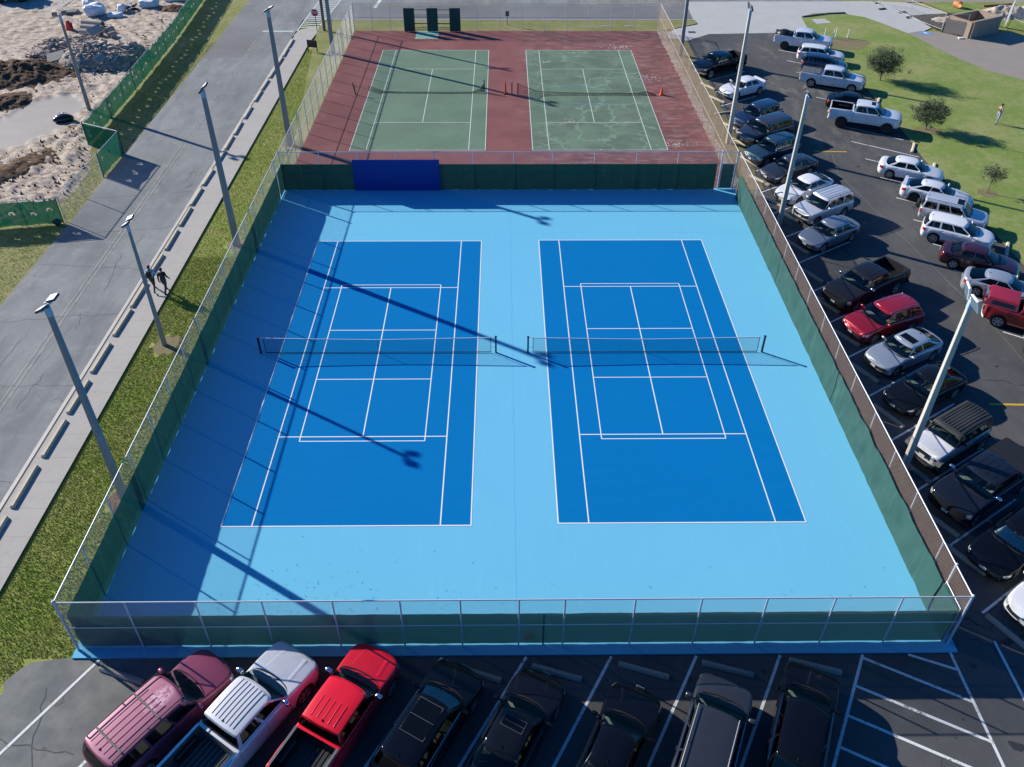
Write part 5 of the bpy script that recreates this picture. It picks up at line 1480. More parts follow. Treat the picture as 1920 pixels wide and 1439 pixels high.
        P(b, 'bed_liner', o.get('linermat', M['trim']))
    if o.get('bedcover'):
        b = MB(); b.bevbox(bed[1] - .03, bed[0] - .02, -(hw - .07), hw - .07, topz(-2) + .015, topz(-2) + .055, .015)
        for k in (1, 2): b.bevbox(lerp(bed[1], bed[0], k / 3) - .012, lerp(bed[1], bed[0], k / 3) + .012, -(hw - .1), hw - .1, topz(-2) + .05, topz(-2) + .066, .004)
        P(b, 'bed_cover', o['bedcover'])
    if o.get('topper'):
        b = MB(); x0_, x1_ = bed[1] - .04, bed[0] + .02; zt = topz(-2) + .01; hh = zr - zt
        def rg(v, dz):
            i_ = .17 * v; return [(x1_ - .02 * v, -(hw - .05 - i_), dz), (x1_ - .02 * v, hw - .05 - i_, dz), (x0_ + .24 * v, hw - .05 - i_, dz), (x0_ + .24 * v, -(hw - .05 - i_), dz)]
        VV = [(0, zt), (.12, zt + hh * .15), (.7, zt + hh * .8), (.86, zt + hh * .94), (1.25, zt + hh)]
        for v_, z_ in VV: b.v += rg(v_, z_)
        for k in range(4):
            for i in range(4): b.f.append((4 * k + i, 4 * k + (i + 1) % 4, 4 * k + 4 + (i + 1) % 4, 4 * k + 4 + i)); b.m.append(0)
        b.f.append((16, 17, 18, 19)); b.m.append(0)
        tp = P(b, 'bed_topper', pmat, smooth=20)
        b = MB()
        for s_ in (-1, 1):
            q = [(x1_ - .15, zt + hh * .22, .15), (x0_ + .35, zt + hh * .22, .15), (x0_ + .42, zt + hh * .74, .62), (x1_ - .2, zt + hh * .74, .62)]
            b.add([(x_, s_ * (hw - .05 - .17 * v_ + .008), z_) for x_, z_, v_ in q], [(0, 1, 2, 3)])
        b.add([(x0_ + .24 * v_ - .01, y_, z_) for y_, z_, v_ in ((-.7, zt + hh * .2, .16), (.7, zt + hh * .2, .16), (.6, zt + hh * .78, .68), (-.6, zt + hh * .78, .68))], [(0, 1, 2, 3)])
        P(b, 'topper_window', M['glass_dark'], tp)
    if o.get('cargo'):
        b = MB(); b.ball((-2.0, 0, bed[2] + .42), .75, 16, sc=(1.1, .95, .7)); P(b, 'bed_cargo', M['black_metal'], smooth=60)
    if o.get('spare'):
        ty2, _ = wheel_meshes(.34, .2, 'dark'); sp = bpy.data.objects.new('spare_wheel', ty2); col.objects.link(sp); sp.parent = root; sp.location = (xr_ - .13, .12, .92); sp.rotation_euler = (0, 0, R(90))
        b = MB(); b.lathe([(0, 0), (.25, 0), (.25, .08), (0, .1)], 20, axis='x', mat=Matrix.Translation((xr_ - .30, .12, .92))); P(b, 'spare_cover', M['trim'])
    if o.get('stripe'):
        b = MB()
        for (xa, xb2, fz) in ((rx_r, rx_f, 'r'), (gx_f + .12, xt - .25, 'h'), (xr_ + .2, gx_r - .02, 'h')):
            nn = 6
            for q in range(nn):
                p0, p1 = lerp(xa, xb2, q / nn), lerp(xa, xb2, (q + 1) / nn)
                f_ = (lambda x: groof(x) - .0) if fz == 'r' else (lambda x: topz(x) + .045)
                for y_ in o['stripe']: b.add([(p0, y_ - .045, f_(p0) + .004), (p1, y_ - .045, f_(p1) + .004), (p1, y_ + .045, f_(p1) + .004), (p0, y_ + .045, f_(p0) + .004)], [(0, 1, 2, 3)])
        P(b, 'stripe', o['stripemat'])
    if o.get('clad'):
        b = MB(); b.bevbox(wr + Ra + .05, wf - Ra - .05, -(hw + .012), hw + .012, S['zb'] - .02, S['zb'] + .12, .02); P(b, 'sill_cladding', M['grey_trim'])
    if o.get('chromeline'):
        for s_ in (1, -1):
            b = MB()
            for xa, xb2 in [(lerp(gx_f - .45, gx_r + .3, q / 8), lerp(gx_f - .45, gx_r + .3, (q + 1) / 8)) for q in range(8)]:
                b.tube((xa, s_ * (ghw + .012), topz(xa) + .03), (xb2, s_ * (ghw + .012), topz(xb2) + .03), .010, 4)
            P(b, 'window_trim', M['chrome'], merge=True)
    return root

WHITE = paint('white car paint', (.74, .75, .77), 0, .35); WHITE2 = paint('cool white car paint', (.66, .69, .74), .05, .3)
SILVER = paint('silver car paint', (.46, .50, .55), .5, .3); SILVER2 = paint('pale silver car paint', (.62, .65, .70), .35, .32)
BLACK = paint('black car paint', (.0035, .004, .006), 0, .12, .35); BLACK2 = paint('soft black car paint', (.006, .007, .009), 0, .14, .35)
NAVY = paint('dark blue car paint', (.018, .035, .075), .3, .25); TEAL = paint('dark teal blue car paint', (.030, .065, .095), .35, .25)
DGREY = paint('dark grey car paint', (.045, .048, .055), .4, .28); GREY2 = paint('charcoal brown car paint', (.020, .020, .022), .2, .16, .45); GBLUE = paint('grey blue car paint', (.21, .25, .30), .5, .3)
RED = paint('dark red car paint', (.36, .012, .025), .3, .25); BRED = paint('bright red car paint', (.72, .006, .018), 0, .3); MAROON = paint('deep maroon car paint', (.055, .012, .018), .3, .25)
PINK = paint('sun bleached magenta car paint', (.27, .060, .115), .15, .4, .5); t = NT('sun bleached magenta roof paint'); tc = t.n('ShaderNodeTexCoord').outputs['Object']
sp_ = t.n('ShaderNodeSeparateXYZ'); t.l(tc, sp_.inputs[0])
dd = t.math('ADD', t.math('MULTIPLY', t.math('POWER', t.math('SUBTRACT', sp_.outputs[0], .05), 2.0), 2.6), t.math('MULTIPLY', t.math('POWER', t.math('ADD', sp_.outputs[1], .10), 2.0), 7.0))
fade = t.math('MULTIPLY', t.math('SUBTRACT', 1.0, t.val(dd, .2, 1.1)), t.val(t.noise(4.5, 5, .7, tc, 1.2), .44, .52))
t.base(t.mix(t.noise(.9, 4), (.33, .10, .165), (.41, .155, .235)), .5, .1); src = t.p.inputs['Base Color'].links[0].from_socket
t.l(t.mix(t.math('MULTIPLY', fade, .8), src, (.66, .42, .50)), t.p.inputs['Base Color']); PINKROOF = t.m
RED2 = paint('crimson car paint', (.30, .010, .018), .1, .3)
ga, gb_, gc = 'vehicles parked along the right fence', 'vehicles parked along the lawn', 'vehicles parked in the bottom row'
V_ = vehicle
A = -148.5
V_('pickup_truck', 'pickup', (10.72, 41.9), -147.5, BLACK, 'black pickup with chrome nose at the far top of the row by the right fence', 'pickup truck', ga, capmat=M['trim'])
V_('parked_car', 'sedan', (12.2, 36.6), -150, WHITE, 'white saloon with small rear spoiler, second from the top by the right fence', 'car', ga, spoiler=.045, L=4.65)
V_('parked_car', 'suv', (11.75, 29.75), -147.5, NAVY, 'dark blue estate car with chrome window line behind the tall lamp post', 'car', ga, chromeline=True, L=5.0, zr=1.72, chromegrille=True)
V_('parked_car', 'bigsuv', (11.5, 26.45), A, DGREY, 'dark grey large SUV with flat roof and yellowed headlamps', 'car', ga, L=5.1, zr=1.82, headmat=simple('yellowed headlamp', (.55, .50, .32), .2, .2))
V_('parked_car', 'suv', (11.35, 23.1), A, TEAL, 'dark teal blue SUV with dark roof rails next to the mid gate', 'car', ga, rails=M['trim'], L=4.8, chromegrille=True)
V_('parked_car', 'sedan', (11.85, 20.2), -149.5, DGREY, 'dark grey saloon behind the lamp post, above the white two-door', 'car', ga, L=4.85)
V_('parked_car', 'coupe', (12.1, 16.9), A, WHITE, 'white low car with sloping roof behind a lamp post by the right fence', 'car', ga, sunroof=(-1.9, -1.0, .5), fin=False)
V_('parked_car', 'boxsuv', (12.6, 14.05), -150, SILVER2, 'silver boxy car with slotted grille in the right fence row', 'car', ga, ribs=4, ribmat=SILVER2, rails=M['trim'], grille=(0, 40, .50, .90), chromegrille=False, clad=True)
V_('parked_car', 'sedan', (11.95, 10.65), A, GBLUE, 'grey blue saloon with pale roof in the right fence row', 'car', ga, L=4.6)
V_('pickup_truck', 'pickup', (11.6, 3.95), -147.5, GREY2, 'dark charcoal pickup with open black bed and ribbed roof beside the deep red SUV', 'pickup truck', ga, ribs=5, ribmat=GREY2, bumpermat=M['trim'], mirrormat=M['chrome'], sideglass=M['glass_dark'], chromegrille=False)
V_('parked_car', 'suv', (11.7, 1.15), -156.5, RED, 'deep red SUV with silver roof rails', 'car', ga, rails=M['chrome'], chromeline=True, chromegrille=True, L=4.75, W=1.92, seat=M['cabin_tan'])
V_('parked_car', 'sedan', (12.0, -1.7), -152, SILVER, 'silver hatchback saloon with dark sunroof', 'car', ga, sunroof=(-.35, .12, .42), g=(1.08, -2.15, .80), L=4.6)
V_('parked_car', 'coupe', (11.85, -4.85), -151, BLACK2, 'black saloon between the silver hatchback and the white boxy off-roader', 'car', ga, grille=(0, 44, .40, .82), chromegrille=True, zr=1.5)
V_('off_road_car', 'jeep', (11.55, -8.65), -149, WHITE, 'white boxy off-roader with ribbed black hard top and slotted grille', 'car', ga, roofmat=M['hardtop'], mirrormat=M['trim'], handlemat=M['trim'])
V_('pickup_truck', 'pickup', (11.45, -11.75), -148.5, paint('dark navy grey paint', (.014, .018, .030), .2, .16, .45), 'dark navy pickup with flat black bed cover near the lower right', 'pickup truck', ga, bedcover=M['trim'], ribs=4, ribmat=GREY2, bumpermat=M['black_metal'], mirrormat=M['chrome'], chromegrille=False, seat=M['cabin_tan'], L=5.6)
V_('parked_car', 'sedan', (11.85, -14.6), -147, BLACK, 'black saloon with a crumpled silver sunshade behind the windscreen', 'car', ga, shade=M['shade_silver'], chromegrille=True, L=4.9, W=1.88, seat=M['cabin_tan'])
V_('parked_car', 'suv', (12.15, -17.15), -147, WHITE, 'white car cut by the right border beside the near fence corner', 'car', ga, L=4.7)
# lawn side
V_('pickup_truck', 'pickup', (26.2, 49.15), -20, WHITE2, 'topmost white pickup of the lawn row with a dark rounded load in its bed', 'pickup truck', gb_, cargo=True, rim='dark', lift=.10, track=.05)
V_('parked_car', 'suv', (26.2, 45.3), -21.5, WHITE, 'white crossover second from the top along the lawn', 'car', gb_, zr=1.6, L=4.6, chromegrille=False)
V_('parked_car', 'suv', (25.55, 42.55), -23, NAVY, 'dark blue compact crossover wedged between two white vehicles along the lawn', 'car', gb_, zr=1.62, L=4.35)
V_('pickup_truck', 'pickup', (25.75, 38.3), -24.5, WHITE2, 'white pickup with flat grey bed cover along the lawn', 'pickup truck', gb_, bedcover=M['grey_trim'], handlemat=M['trim'], mirrormat=M['trim'])
V_('parked_car', 'sedan', (25.4, 33.0), -23.5, BLACK, 'black saloon mostly hidden behind the lifted white pickup', 'car', gb_)
V_('pickup_truck', 'pickup', (25.55, 29.3), -22.5, WHITE2, 'lifted white pickup with big black tyres, open bed and small dark sunroof', 'pickup truck', gb_, lift=.24, wheel_scale=1.16, tyre_w=1.3, track=.09, rim='dark', flare=.07, sunroof=(.28, .62, .38), bumpermat=WHITE2, capmat=WHITE2, mirrormat=M['trim'])
V_('parked_car', 'sedan', (25.2, 19.95), -27.5, WHITE, 'white saloon with smooth boot, topmost of the lower white cars along the lawn', 'car', gb_, L=4.7)
V_('parked_car', 'coupe', (25.6, 15.95), -31.5, WHITE2, 'white sporty saloon with rear spoiler and thin blue grey stripe', 'car', gb_, spoiler=.13, rim='dark', L=4.95, W=1.9, stripe=(.42,), stripemat=simple('blue grey stripe', (.20, .27, .36), .4), wheel_scale=1.06)
V_('parked_car', 'boxsuv', (25.1, 12.95), -31, SILVER2, 'pale silver boxy SUV with spare wheel on its tail and tan windscreen shade', 'car', gb_, spare=True, shade=M['shade_tan'], rails=M['trim'], sunroof=(.0, .42, .42), clad=True, L=4.35)
V_('parked_car', 'suv', (24.4, 10.5), -30, WHITE, 'white crossover with tan windscreen shade and dark trim', 'car', gb_, shade=M['shade_tan'], zr=1.64, L=4.5, clad=True)
V_('parked_car', 'sedan', (24.5, 7.2), -31.5, MAROON, 'deep maroon saloon with raised dark bonnet edge along the lawn', 'car', gb_, zr=1.48, L=4.75, shade=M['shade_tan'])
V_('parked_car', 'coupe', (24.45, 4.15), -32, SILVER, 'silver sloping-roof saloon with large dark rear window', 'car', gb_, L=4.65, rim='five')
V_('pickup_truck', 'pickup', (24.9, .65), -32, RED2, 'red pickup with matching bed topper at the right border', 'pickup truck', gb_, topper=True, L=5.3, W=1.86, zr=1.78, bumpermat=M['white_plastic'], stripe=(.2,), stripemat=M['trim'], rim='six', flare=.05)
V_('parked_car', 'suv', (25.0, -2.2), -33, DGREY, 'grey car tail just visible at the right border below the red pickup', 'car', gb_)
# bottom row
pk = V_('parked_car', 'bigsuv', (-18.15, -18.62), 53.5, PINK, 'faded magenta SUV with ribbed roof and two grey roof bars, leftmost of the bottom row', 'car', gc, ribs=5, rib_x=(-2.1, .05), ribmat=PINK, roofmat=PINKROOF, rails=M['trim'], crossbars=(-.35, -1.75), sideglass=M['glass_dark'], L=5.05, W=1.93, seat=M['cabin_tan'])
V_('pickup_truck', 'pickup', (-15.25, -18.35), 57.5, paint('silver white paint', (.66, .67, .70), .15, .35), 'silver white pickup with ribbed roof and chrome bed rails', 'pickup truck', gc, ribs=7, rib_x=(-.72, .72), ribmat=M['trim'], capmat=M['chrome'], bedmat=M['grey_trim'], linermat=M['trim'], mirrormat=M['chrome'], hoodcrease=True)
V_('pickup_truck', 'pickup', (-12.35, -18.4), 62.5, BRED, 'bright red pickup with ribbed red roof and open dark bed', 'pickup truck', gc, ribs=5, rib_x=(-.72, .05), ribmat=BRED, capmat=M['grey_trim'], L=5.35, W=1.92, zr=1.80, hoodcrease=True, mirrormat=M['chrome'])
V_('parked_car', 'suv', (-9.25, -18.85), 61, BLACK, 'black SUV with long panoramic roof and paper sheet behind its windscreen', 'car', gc, sunroof=(-1.05, .22, .46), sunroof_trim=True, shade=simple('pale paper sunshade', (.82, .86, .84), .7), L=4.8, W=1.95, chromeline=True)
V_('parked_car', 'sedan', (-6.3, -19.1), 61.5, BLACK2, 'black saloon with small sunroof, fifth from the left in the bottom row', 'car', gc, sunroof=(-.35, .08, .40), sunroof_trim=True, L=4.9, W=1.88, seat=M['cabin_tan'])
V_('parked_car', 'coupe', (-2.95, -19.65), 62.5, BLACK, 'black saloon with pale seats, sixth from the left in the bottom row', 'car', gc, L=4.85, W=1.88, seat=M['cabin_tan'])
V_('parked_car', 'bigsuv', (.2, -19.55), 64, DGREY, 'dark grey people carrier with silver roof rails in the bottom row', 'car', gc, zr=1.75, rails=M['rail_grey'], L=5.1, W=1.97, g=(1.6, -2.42, .90), r=(.75, -2.2, .74), chromeline=True, chromegrille=False, seat=M['cabin_tan'])
V_('parked_car', 'suv', (3.5, -19.0), 63.5, BLACK, 'rightmost black SUV of the bottom row, beside the hatched no-parking area', 'car', gc, zr=1.62, L=4.75, W=1.92, chromeline=True)
# ---------------------------------------------------------------- people
SKIN = simple('skin', (.42, .24, .17), .6, 0, .08); HAIR = simple('brown hair', (.06, .035, .02), .8, 0, .2)
def person(x, y, hdg, label, joints, parts, mats, hairmat, extra=None, z=-.03):
    """joints: name -> (pos, radius); bones: list of (a, b, material index)"""
    root = empty('person', (x, y, z), hdg); tag(root, label, 'person')
    me = bpy.data.meshes.new('body'); names = list(joints)
    me.from_pydata([joints[n][0] for n in names], [(names.index(a), names.index(b_)) for a, b_, _ in parts], [])
    ob = bpy.data.objects.new('body', me); col.objects.link(ob)
    sk = ob.modifiers.new('skin', 'SKIN'); sk.use_smooth_shade = True
    for i, n in enumerate(names):
        r = joints[n][1]; me.skin_vertices[0].data[i].radius = (r, r) if not isinstance(r, tuple) else r
        me.skin_vertices[0].data[i].use_root = (n == 'pelvis')
    sb = ob.modifiers.new('sub', 'SUBSURF'); sb.levels = 2; sb.render_levels = 2
    bpy.context.view_layer.update()
    nm = bpy.data.meshes.new_from_object(ob.evaluated_get(bpy.context.evaluated_depsgraph_get()))
    bpy.data.objects.remove(ob); nm.name = 'body'; nm.materials.clear()
    for m_ in mats: nm.materials.append(m_)
    segs = [(Vector(joints[a][0]), Vector(joints[b_][0]), mi) for a, b_, mi in parts]
    for p in nm.polygons:
        c = p.center; best = (9, 0)
        for a, b_, mi in segs:
            d = b_ - a; t_ = max(0, min(1, (c - a).dot(d) / max(1e-9, d.dot(d)))); dd = (c - (a + d * t_)).length
            if dd < best[0]: best = (dd, mi)
        p.material_index = best[1]
    body = bpy.data.objects.new('body', nm); col.objects.link(body); body.parent = root
    hd = Vector(joints['head'][0])
    b = MB(); b.ball(hd + Vector((-.012, 0, .03)), .108, 14, sc=(1.0, .88, 1.08)); b.build('hair', hairmat, root, 60)
    b = MB(); b.ball(hd + Vector((.10, 0, -.015)), .018, 8, sc=(1, .7, 1.2)); b.ball(hd + Vector((.0, .09, -.01)), .025, 8, sc=(.7, .4, 1.1)); b.ball(hd + Vector((.0, -.09, -.01)), .025, 8, sc=(.7, .4, 1.1)); b.build('face_features', mats[0], root, 60)
    b = MB()
    for s_ in (-.034, .034): b.ball(hd + Vector((.088, s_, .012)), .009, 6)
    b.box(hd.x + .088, hd.x + .095, -.022, .022, hd.z - .055, hd.z - .049); b.build('eyes_and_mouth', M['trim'], root)
    # hands: palm, four unequal fingers, thumb
    for s_, wn in ((1, 'hand_l'), (-1, 'hand_r')):
        h0 = Vector(joints[wn][0]); fw = (h0 - Vector(joints['wrist_l' if s_ > 0 else 'wrist_r'][0])).normalized()
        b = MB(); b.ball(h0, .042, 8, sc=(.8, .5, 1))
        for k, ln in enumerate((.070, .080, .075, .058)):
            q = h0 + Vector((-.027 + k * .018, 0, 0)); m1 = q + fw * (.03 + ln * .5); b.tube(q + fw * .02, m1, .009, 6); b.tube(m1, m1 + (fw + Vector((.3, 0, 0))).normalized() * ln * .5, .008, 6)
        q = h0 + Vector((.03, 0, .01)); b.tube(q, q + (fw + Vector((.9, 0, 0))).normalized() * .055, .011, 6)
        b.build('hand', mats[0], root, 60)
    if extra: extra(root)
    return root
def walk_joints(stride=.3, arm=.25, bulk=1.0, bend=0):
    J = {}
    def j(n, x, y, z, r): J[n] = ((x, y, z), r * bulk if n not in ('head', 'neck', 'headtop') else r)
    j('pelvis', 0, 0, .98, .145); j('waist', .01, 0, 1.12, .135); j('chest', .02, 0, 1.33, .155); j('shoulder', .02, 0, 1.47, .11); j('neck', .03, 0, 1.56, .055); j('head', .05, 0, 1.68, .098); j('headtop', .05, 0, 1.75, .07)
    for s_, n, d in ((1, '_l', 1), (-1, '_r', -1)):
        j('hip' + n, 0, s_ * .10, .92, .105); j('knee' + n, d * stride * .5 + .04, s_ * .11, .52, .066); j('ankle' + n, d * stride - (.08 if d < 0 else 0), s_ * .11, .09 + (.04 if d < 0 else 0), .045); j('toe' + n, d * stride + .15 - (.06 if d < 0 else 0), s_ * .13, .035, .04)
        j('shl' + n, .02, s_ * .19, 1.44, .068); j('elbow' + n, -d * arm * .45, s_ * .225, 1.16, .050); j('wrist' + n, -d * arm + .10, s_ * .21, .93, .034); j('hand' + n, -d * arm + .13, s_ * .20, .86, .03)
    P_ = [('pelvis', 'waist', 1), ('waist', 'chest', 1), ('chest', 'shoulder', 1), ('shoulder', 'neck', 0), ('neck', 'head', 0), ('head', 'headtop', 0)]
    for n in ('_l', '_r'):
        P_ += [('pelvis', 'hip' + n, 2), ('hip' + n, 'knee' + n, 2), ('knee' + n, 'ankle' + n, 2), ('ankle' + n, 'toe' + n, 3), ('shoulder', 'shl' + n, 1), ('shl' + n, 'elbow' + n, 1), ('elbow' + n, 'wrist' + n, 1), ('wrist' + n, 'hand' + n, 0)]
    return J, P_
cloth = lambda n, c: simple(n, c, .85, 0, .15, 6)
J, Pp = walk_joints(.30, .22, 1.08)
person(-28.32, 5.85, R(82), 'person in black jacket and dark trousers walking on the sidewalk, right one of the two', J, Pp, [SKIN, cloth('black jacket', (.03, .03, .034)), cloth('dark trousers', (.045, .05, .07)), cloth('dark shoes', (.02, .02, .02))], HAIR)
J, Pp = walk_joints(.36, .30, 1.0)
def cap(root):
    b = MB(); b.ball((.05, 0, 1.735), .112, 14, sc=(1, .92, .75)); b.bevbox(.12, .24, -.07, .07, 1.715, 1.732, .006); b.build('cap', simple('blue cap', (.03, .06, .30), .7), root, 60)
person(-29.12, 6.1, R(95), 'person in light blue shirt and blue cap, half hidden by the slender lamp post', J, Pp, [SKIN, cloth('light blue shirt', (.38, .60, .90)), cloth('black trousers', (.04, .04, .05)), cloth('grey shoes', (.12, .10, .09))], HAIR, cap)
bk = empty('backpack', (-29.12, 6.1 - .21, 1.3), R(95)); tag(bk, 'black backpack worn by the person in the light blue shirt', 'backpack')
b = MB(); b.bevbox(-.10, .10, -.16, .16, -.26, .22, .05); b.bevbox(-.15, -.09, -.11, .11, -.2, .0, .02); b.build('bag', M['black'], bk)
b = MB()
for s_ in (-1, 1): b.tube((.05, s_ * .12, .2), (.26, s_ * .13, .12), .018, 5); b.tube((.26, s_ * .13, .12), (.30, s_ * .13, -.12), .018, 5)
b.build('strap', M['black'], bk)
J, Pp = walk_joints(.16, .12, 1.02)
for n in ('_l', '_r'):
    s_ = 1 if n == '_l' else -1
    J['elbow' + n] = ((.12, s_ * .24, 1.2), .045); J['wrist' + n] = ((.30, s_ * .10, 1.30), .032); J['hand' + n] = ((.36, s_ * .06, 1.36), .03)
person(34.6, 30.9, R(200), 'person in tan shirt and light jeans standing on the lawn at the upper right', J, Pp, [SKIN, cloth('tan shirt', (.36, .28, .20)), cloth('light jeans', (.26, .33, .42)), cloth('brown shoes', (.12, .08, .05))], HAIR, z=-.02)

# ---------------------------------------------------------------- construction site at the top left
def fbm(x, y, s, o_=4):
    v = 0; a = 1; tot = 0
    for k in range(o_):
        v += a * mnoise.noise((x * s, y * s, k * 7.3)); tot += a; a *= .55; s *= 2.1
    return v / tot
def smooth(a, b_, x):
    t_ = max(0, min(1, (x - a) / (b_ - a))); return t_ * t_ * (3 - 2 * t_)
def edge_x(y):      # boundary between site earth and grass
    return interp([(8, -46), (13.5, -42.5), (16, -40.3), (19, -39.4), (22, -39.6), (25, -40.6), (30, -42.0), (40, -42.6), (50, -43.3), (60, -44.0), (76, -45)], y) + .35 * fbm(0, y, .7)
def puddle(x, y):
    d = math.hypot((x + 48.2 - .15 * (y - 31)) / 3.6, (y - 31.5) / 6.2) + .25 * fbm(x, y, .35)
    return 1 - smooth(.75, 1.1, d)
STEP = .2
b = MB(); nx = int(38 / STEP); ny = int(64 / STEP)
grid = {}
for i in range(nx + 1):
    for k in range(ny + 1):
        y = 10 + k * STEP; xe = edge_x(y); x = xe - i * STEP * (1 + i * .0016)
        pud = puddle(x, y)
        # ploughed ridges run up the site, tyre ruts across it
        rid = (abs(fbm(x * .9 + y * .5, y * .35 - x * .5, .55)) * .9 + .25 * fbm(x, y, 1.6)) * .62
        rut = .07 * math.sin((x * .75 + y * .62) * 5.2) * smooth(.0, .25, fbm(x, y, .12) + .1)
        low = smooth(12, 24, y) * (1 - smooth(36, 46, y))
        clod = .22 * max(0, fbm(x, y, 2.3) - .02) * (1.4 - smooth(20, 34, y)); h = (rid * (1.25 - .6 * smooth(26, 50, y)) + rut + clod) * (1 - pud) + .02
        ed = smooth(0, 1.2, i * STEP)
        if y < 14.2: h *= .4
        grid[i, k] = len(b.v); b.v.append((x, y, -.122 + max(-.02, h) * ed + .03 * ed - .02 * pud))
for i in range(nx):
    for k in range(ny):
        xm, ym = b.v[grid[i, k]][0], b.v[grid[i, k]][1]
        if ym < 14.3 and xm > -45 + (ym - 10) * .6: continue
        b.f.append((grid[i, k], grid[i, k + 1], grid[i + 1, k + 1], grid[i + 1, k])); b.m.append(1 if puddle(xm, ym) > .5 else 0)
o = b.build('site_ground', [M['dirt'], M['mud']], None, 180); tag(o, None, None, None, 'structure')

def mound(name, cx, cy, rx, ry, h, mat, seed, label, rot=0, kind=None, cat='soil', mat2=None, rough=.5, step=.14):
    b = MB(); n = int(2 * rx / step); m_ = int(2 * ry / step); ca, sa = math.cos(rot), math.sin(rot); idx = {}
    for i in range(n + 1):
        for k in range(m_ + 1):
            u, v = -1 + 2 * i / n, -1 + 2 * k / m_
            r = math.hypot(u, v) + .28 * fbm(u * 3 + seed, v * 3, .8)
            z = h * max(0, 1 - smooth(.1, 1.0, r)) * (1 + rough * fbm(u * rx * 1.6 + seed, v * ry * 1.6, .8)) + .16 * fbm(u * rx * 3.5, v * ry * 3.5 + seed, 1.1) * (1 - smooth(.8, 1.0, r))
            x, y = u * rx, v * ry
            idx[i, k] = len(b.v); b.v.append((cx + x * ca - y * sa, cy + x * sa + y * ca, -.10 + z - .2 * smooth(.95, 1.02, r)))
    for i in range(n):
        for k in range(m_): b.f.append((idx[i, k], idx[i + 1, k], idx[i + 1, k + 1], idx[i, k + 1])); b.m.append(0)
    o = b.build(name, mat, None, 180); tag(o, label, cat if not kind else None, None, kind); return o
mound('soil_mound', -54.5, 42.5, 6.6, 4.6, 1.15, M['brown_dirt'], 3, 'long brown soil mound at the left border beyond the wet mud', R(8))
mound('soil_mound', -52.5, 35.5, 3.6, 2.6, .55, M['brown_dirt'], 8, 'small dark brown soil heap at the left border beside the wet mud', R(60))
mound('soil_mound', -45.9, 21.8, 2.1, 6.0, .42, M['brown_dirt'], 18, 'dark narrow dirt ridge running beside the fence gap', R(-28))
cb = MB(); rr0 = random.Random(51)
for k in range(1500):
    y = rr0.uniform(13, 66); x = edge_x(y) - rr0.expovariate(.16) - .4
    if x < -68 or puddle(x, y) > .3 or (y > 30 and rr0.random() < .5): continue
    r_ = rr0.uniform(.03, .11)
    cb.add([(x - r_, y - r_ * .6, -.06), (x + r_, y - r_ * .7, -.06), (x + r_ * .7, y + r_, -.06), (x - r_ * .6, y + r_ * .8, -.06), (x + r_ * .2, y, -.02 + r_ * 1.3 + .16 * rr0.random() * (y < 30))], [(0, 1, 4), (1, 2, 4), (2, 3, 4), (3, 0, 4)])
o = cb.build('earth_clods', M['brown_dirt']); tag(o, 'dark clods of earth scattered over the building site', 'soil', None, 'stuff')
mound('brush_pile', -46.0, 63.5, 2.4, 1.4, .55, M['brown_dirt'], 5, 'dark brush pile against the far end of the green site fence', R(-10))
mound('dirt_pile', 50.5, 61.8, 4.6, 2.2, 1.0, M['dirt'], 9, 'tan dirt pile at the far upper right', R(5))
mound('dirt_pile', 56.5, 63.5, 3.6, 2.2, 1.3, M['dirt'], 15, 'tall tan dirt pile at the far right border', R(0))

# rubble: too many broken pieces to count
def rock(b, c, r, rnd, mi):
    v0 = []
    sx, sy, sz = rnd.uniform(.7, 1.5), rnd.uniform(.6, 1.1), rnd.uniform(.35, .9); rot = Matrix.Rotation(rnd.random() * 6, 3, 'Z') @ Matrix.Rotation(rnd.uniform(-.7, .7), 3, 'X')
    for (x, y, z) in [(-1, -1, -1), (1, -1, -1), (1, 1, -1), (-1, 1, -1), (-1, -1, 1), (1, -1, 1), (1, 1, 1), (-1, 1, 1)]:
        k = rnd.uniform(.55, 1.05); p = rot @ Vector((x * sx * r * k * .6, y * sy * r * k * .6, z * sz * r * k * .6)); v0.append(Vector(c) + p)
    b.add(v0, [(0, 3, 2, 1), (4, 5, 6, 7), (0, 1, 5, 4), (1, 2, 6, 5), (2, 3, 7, 6), (3, 0, 4, 7)], mi)
rnd = random.Random(33); b = MB()
hp = [(-53.2, 48.6, 3.0, 2.6, 1.3), (-49.0, 46.6, 3.6, 3.6, 1.7), (-46.6, 45.6, 2.4, 2.4, 1.2), (-51.5, 50.0, 3.2, 2.2, 1.2), (-46.2, 48.2, 2.2, 2.4, 1.1)]
def hh(x, y): return max([h * max(0, 1 - ((x - cx) / rx) ** 2 - ((y - cy) / ry) ** 2) for cx, cy, rx, ry, h in hp] + [0])
n = 0
while n < 2600:
    x, y = rnd.uniform(-57, -43.8), rnd.uniform(42, 53.5); z = hh(x, y)
    if z < .04 and rnd.random() < .985: continue
    r = rnd.choice([rnd.uniform(.10, .24)] * 5 + [rnd.uniform(.24, .48)] * 1)
    rock(b, (x, y, z * rnd.uniform(.86, 1.0) - .05), r, rnd, rnd.choice([0, 0, 1, 2])); n += 1
for k in range(260):
    x, y = rnd.gauss(-50, 4.2), rnd.gauss(47, 3.2)
    if x < -43.6: rock(b, (x, y, .0), rnd.uniform(.06, .2), rnd, rnd.choice([0, 1, 2]))
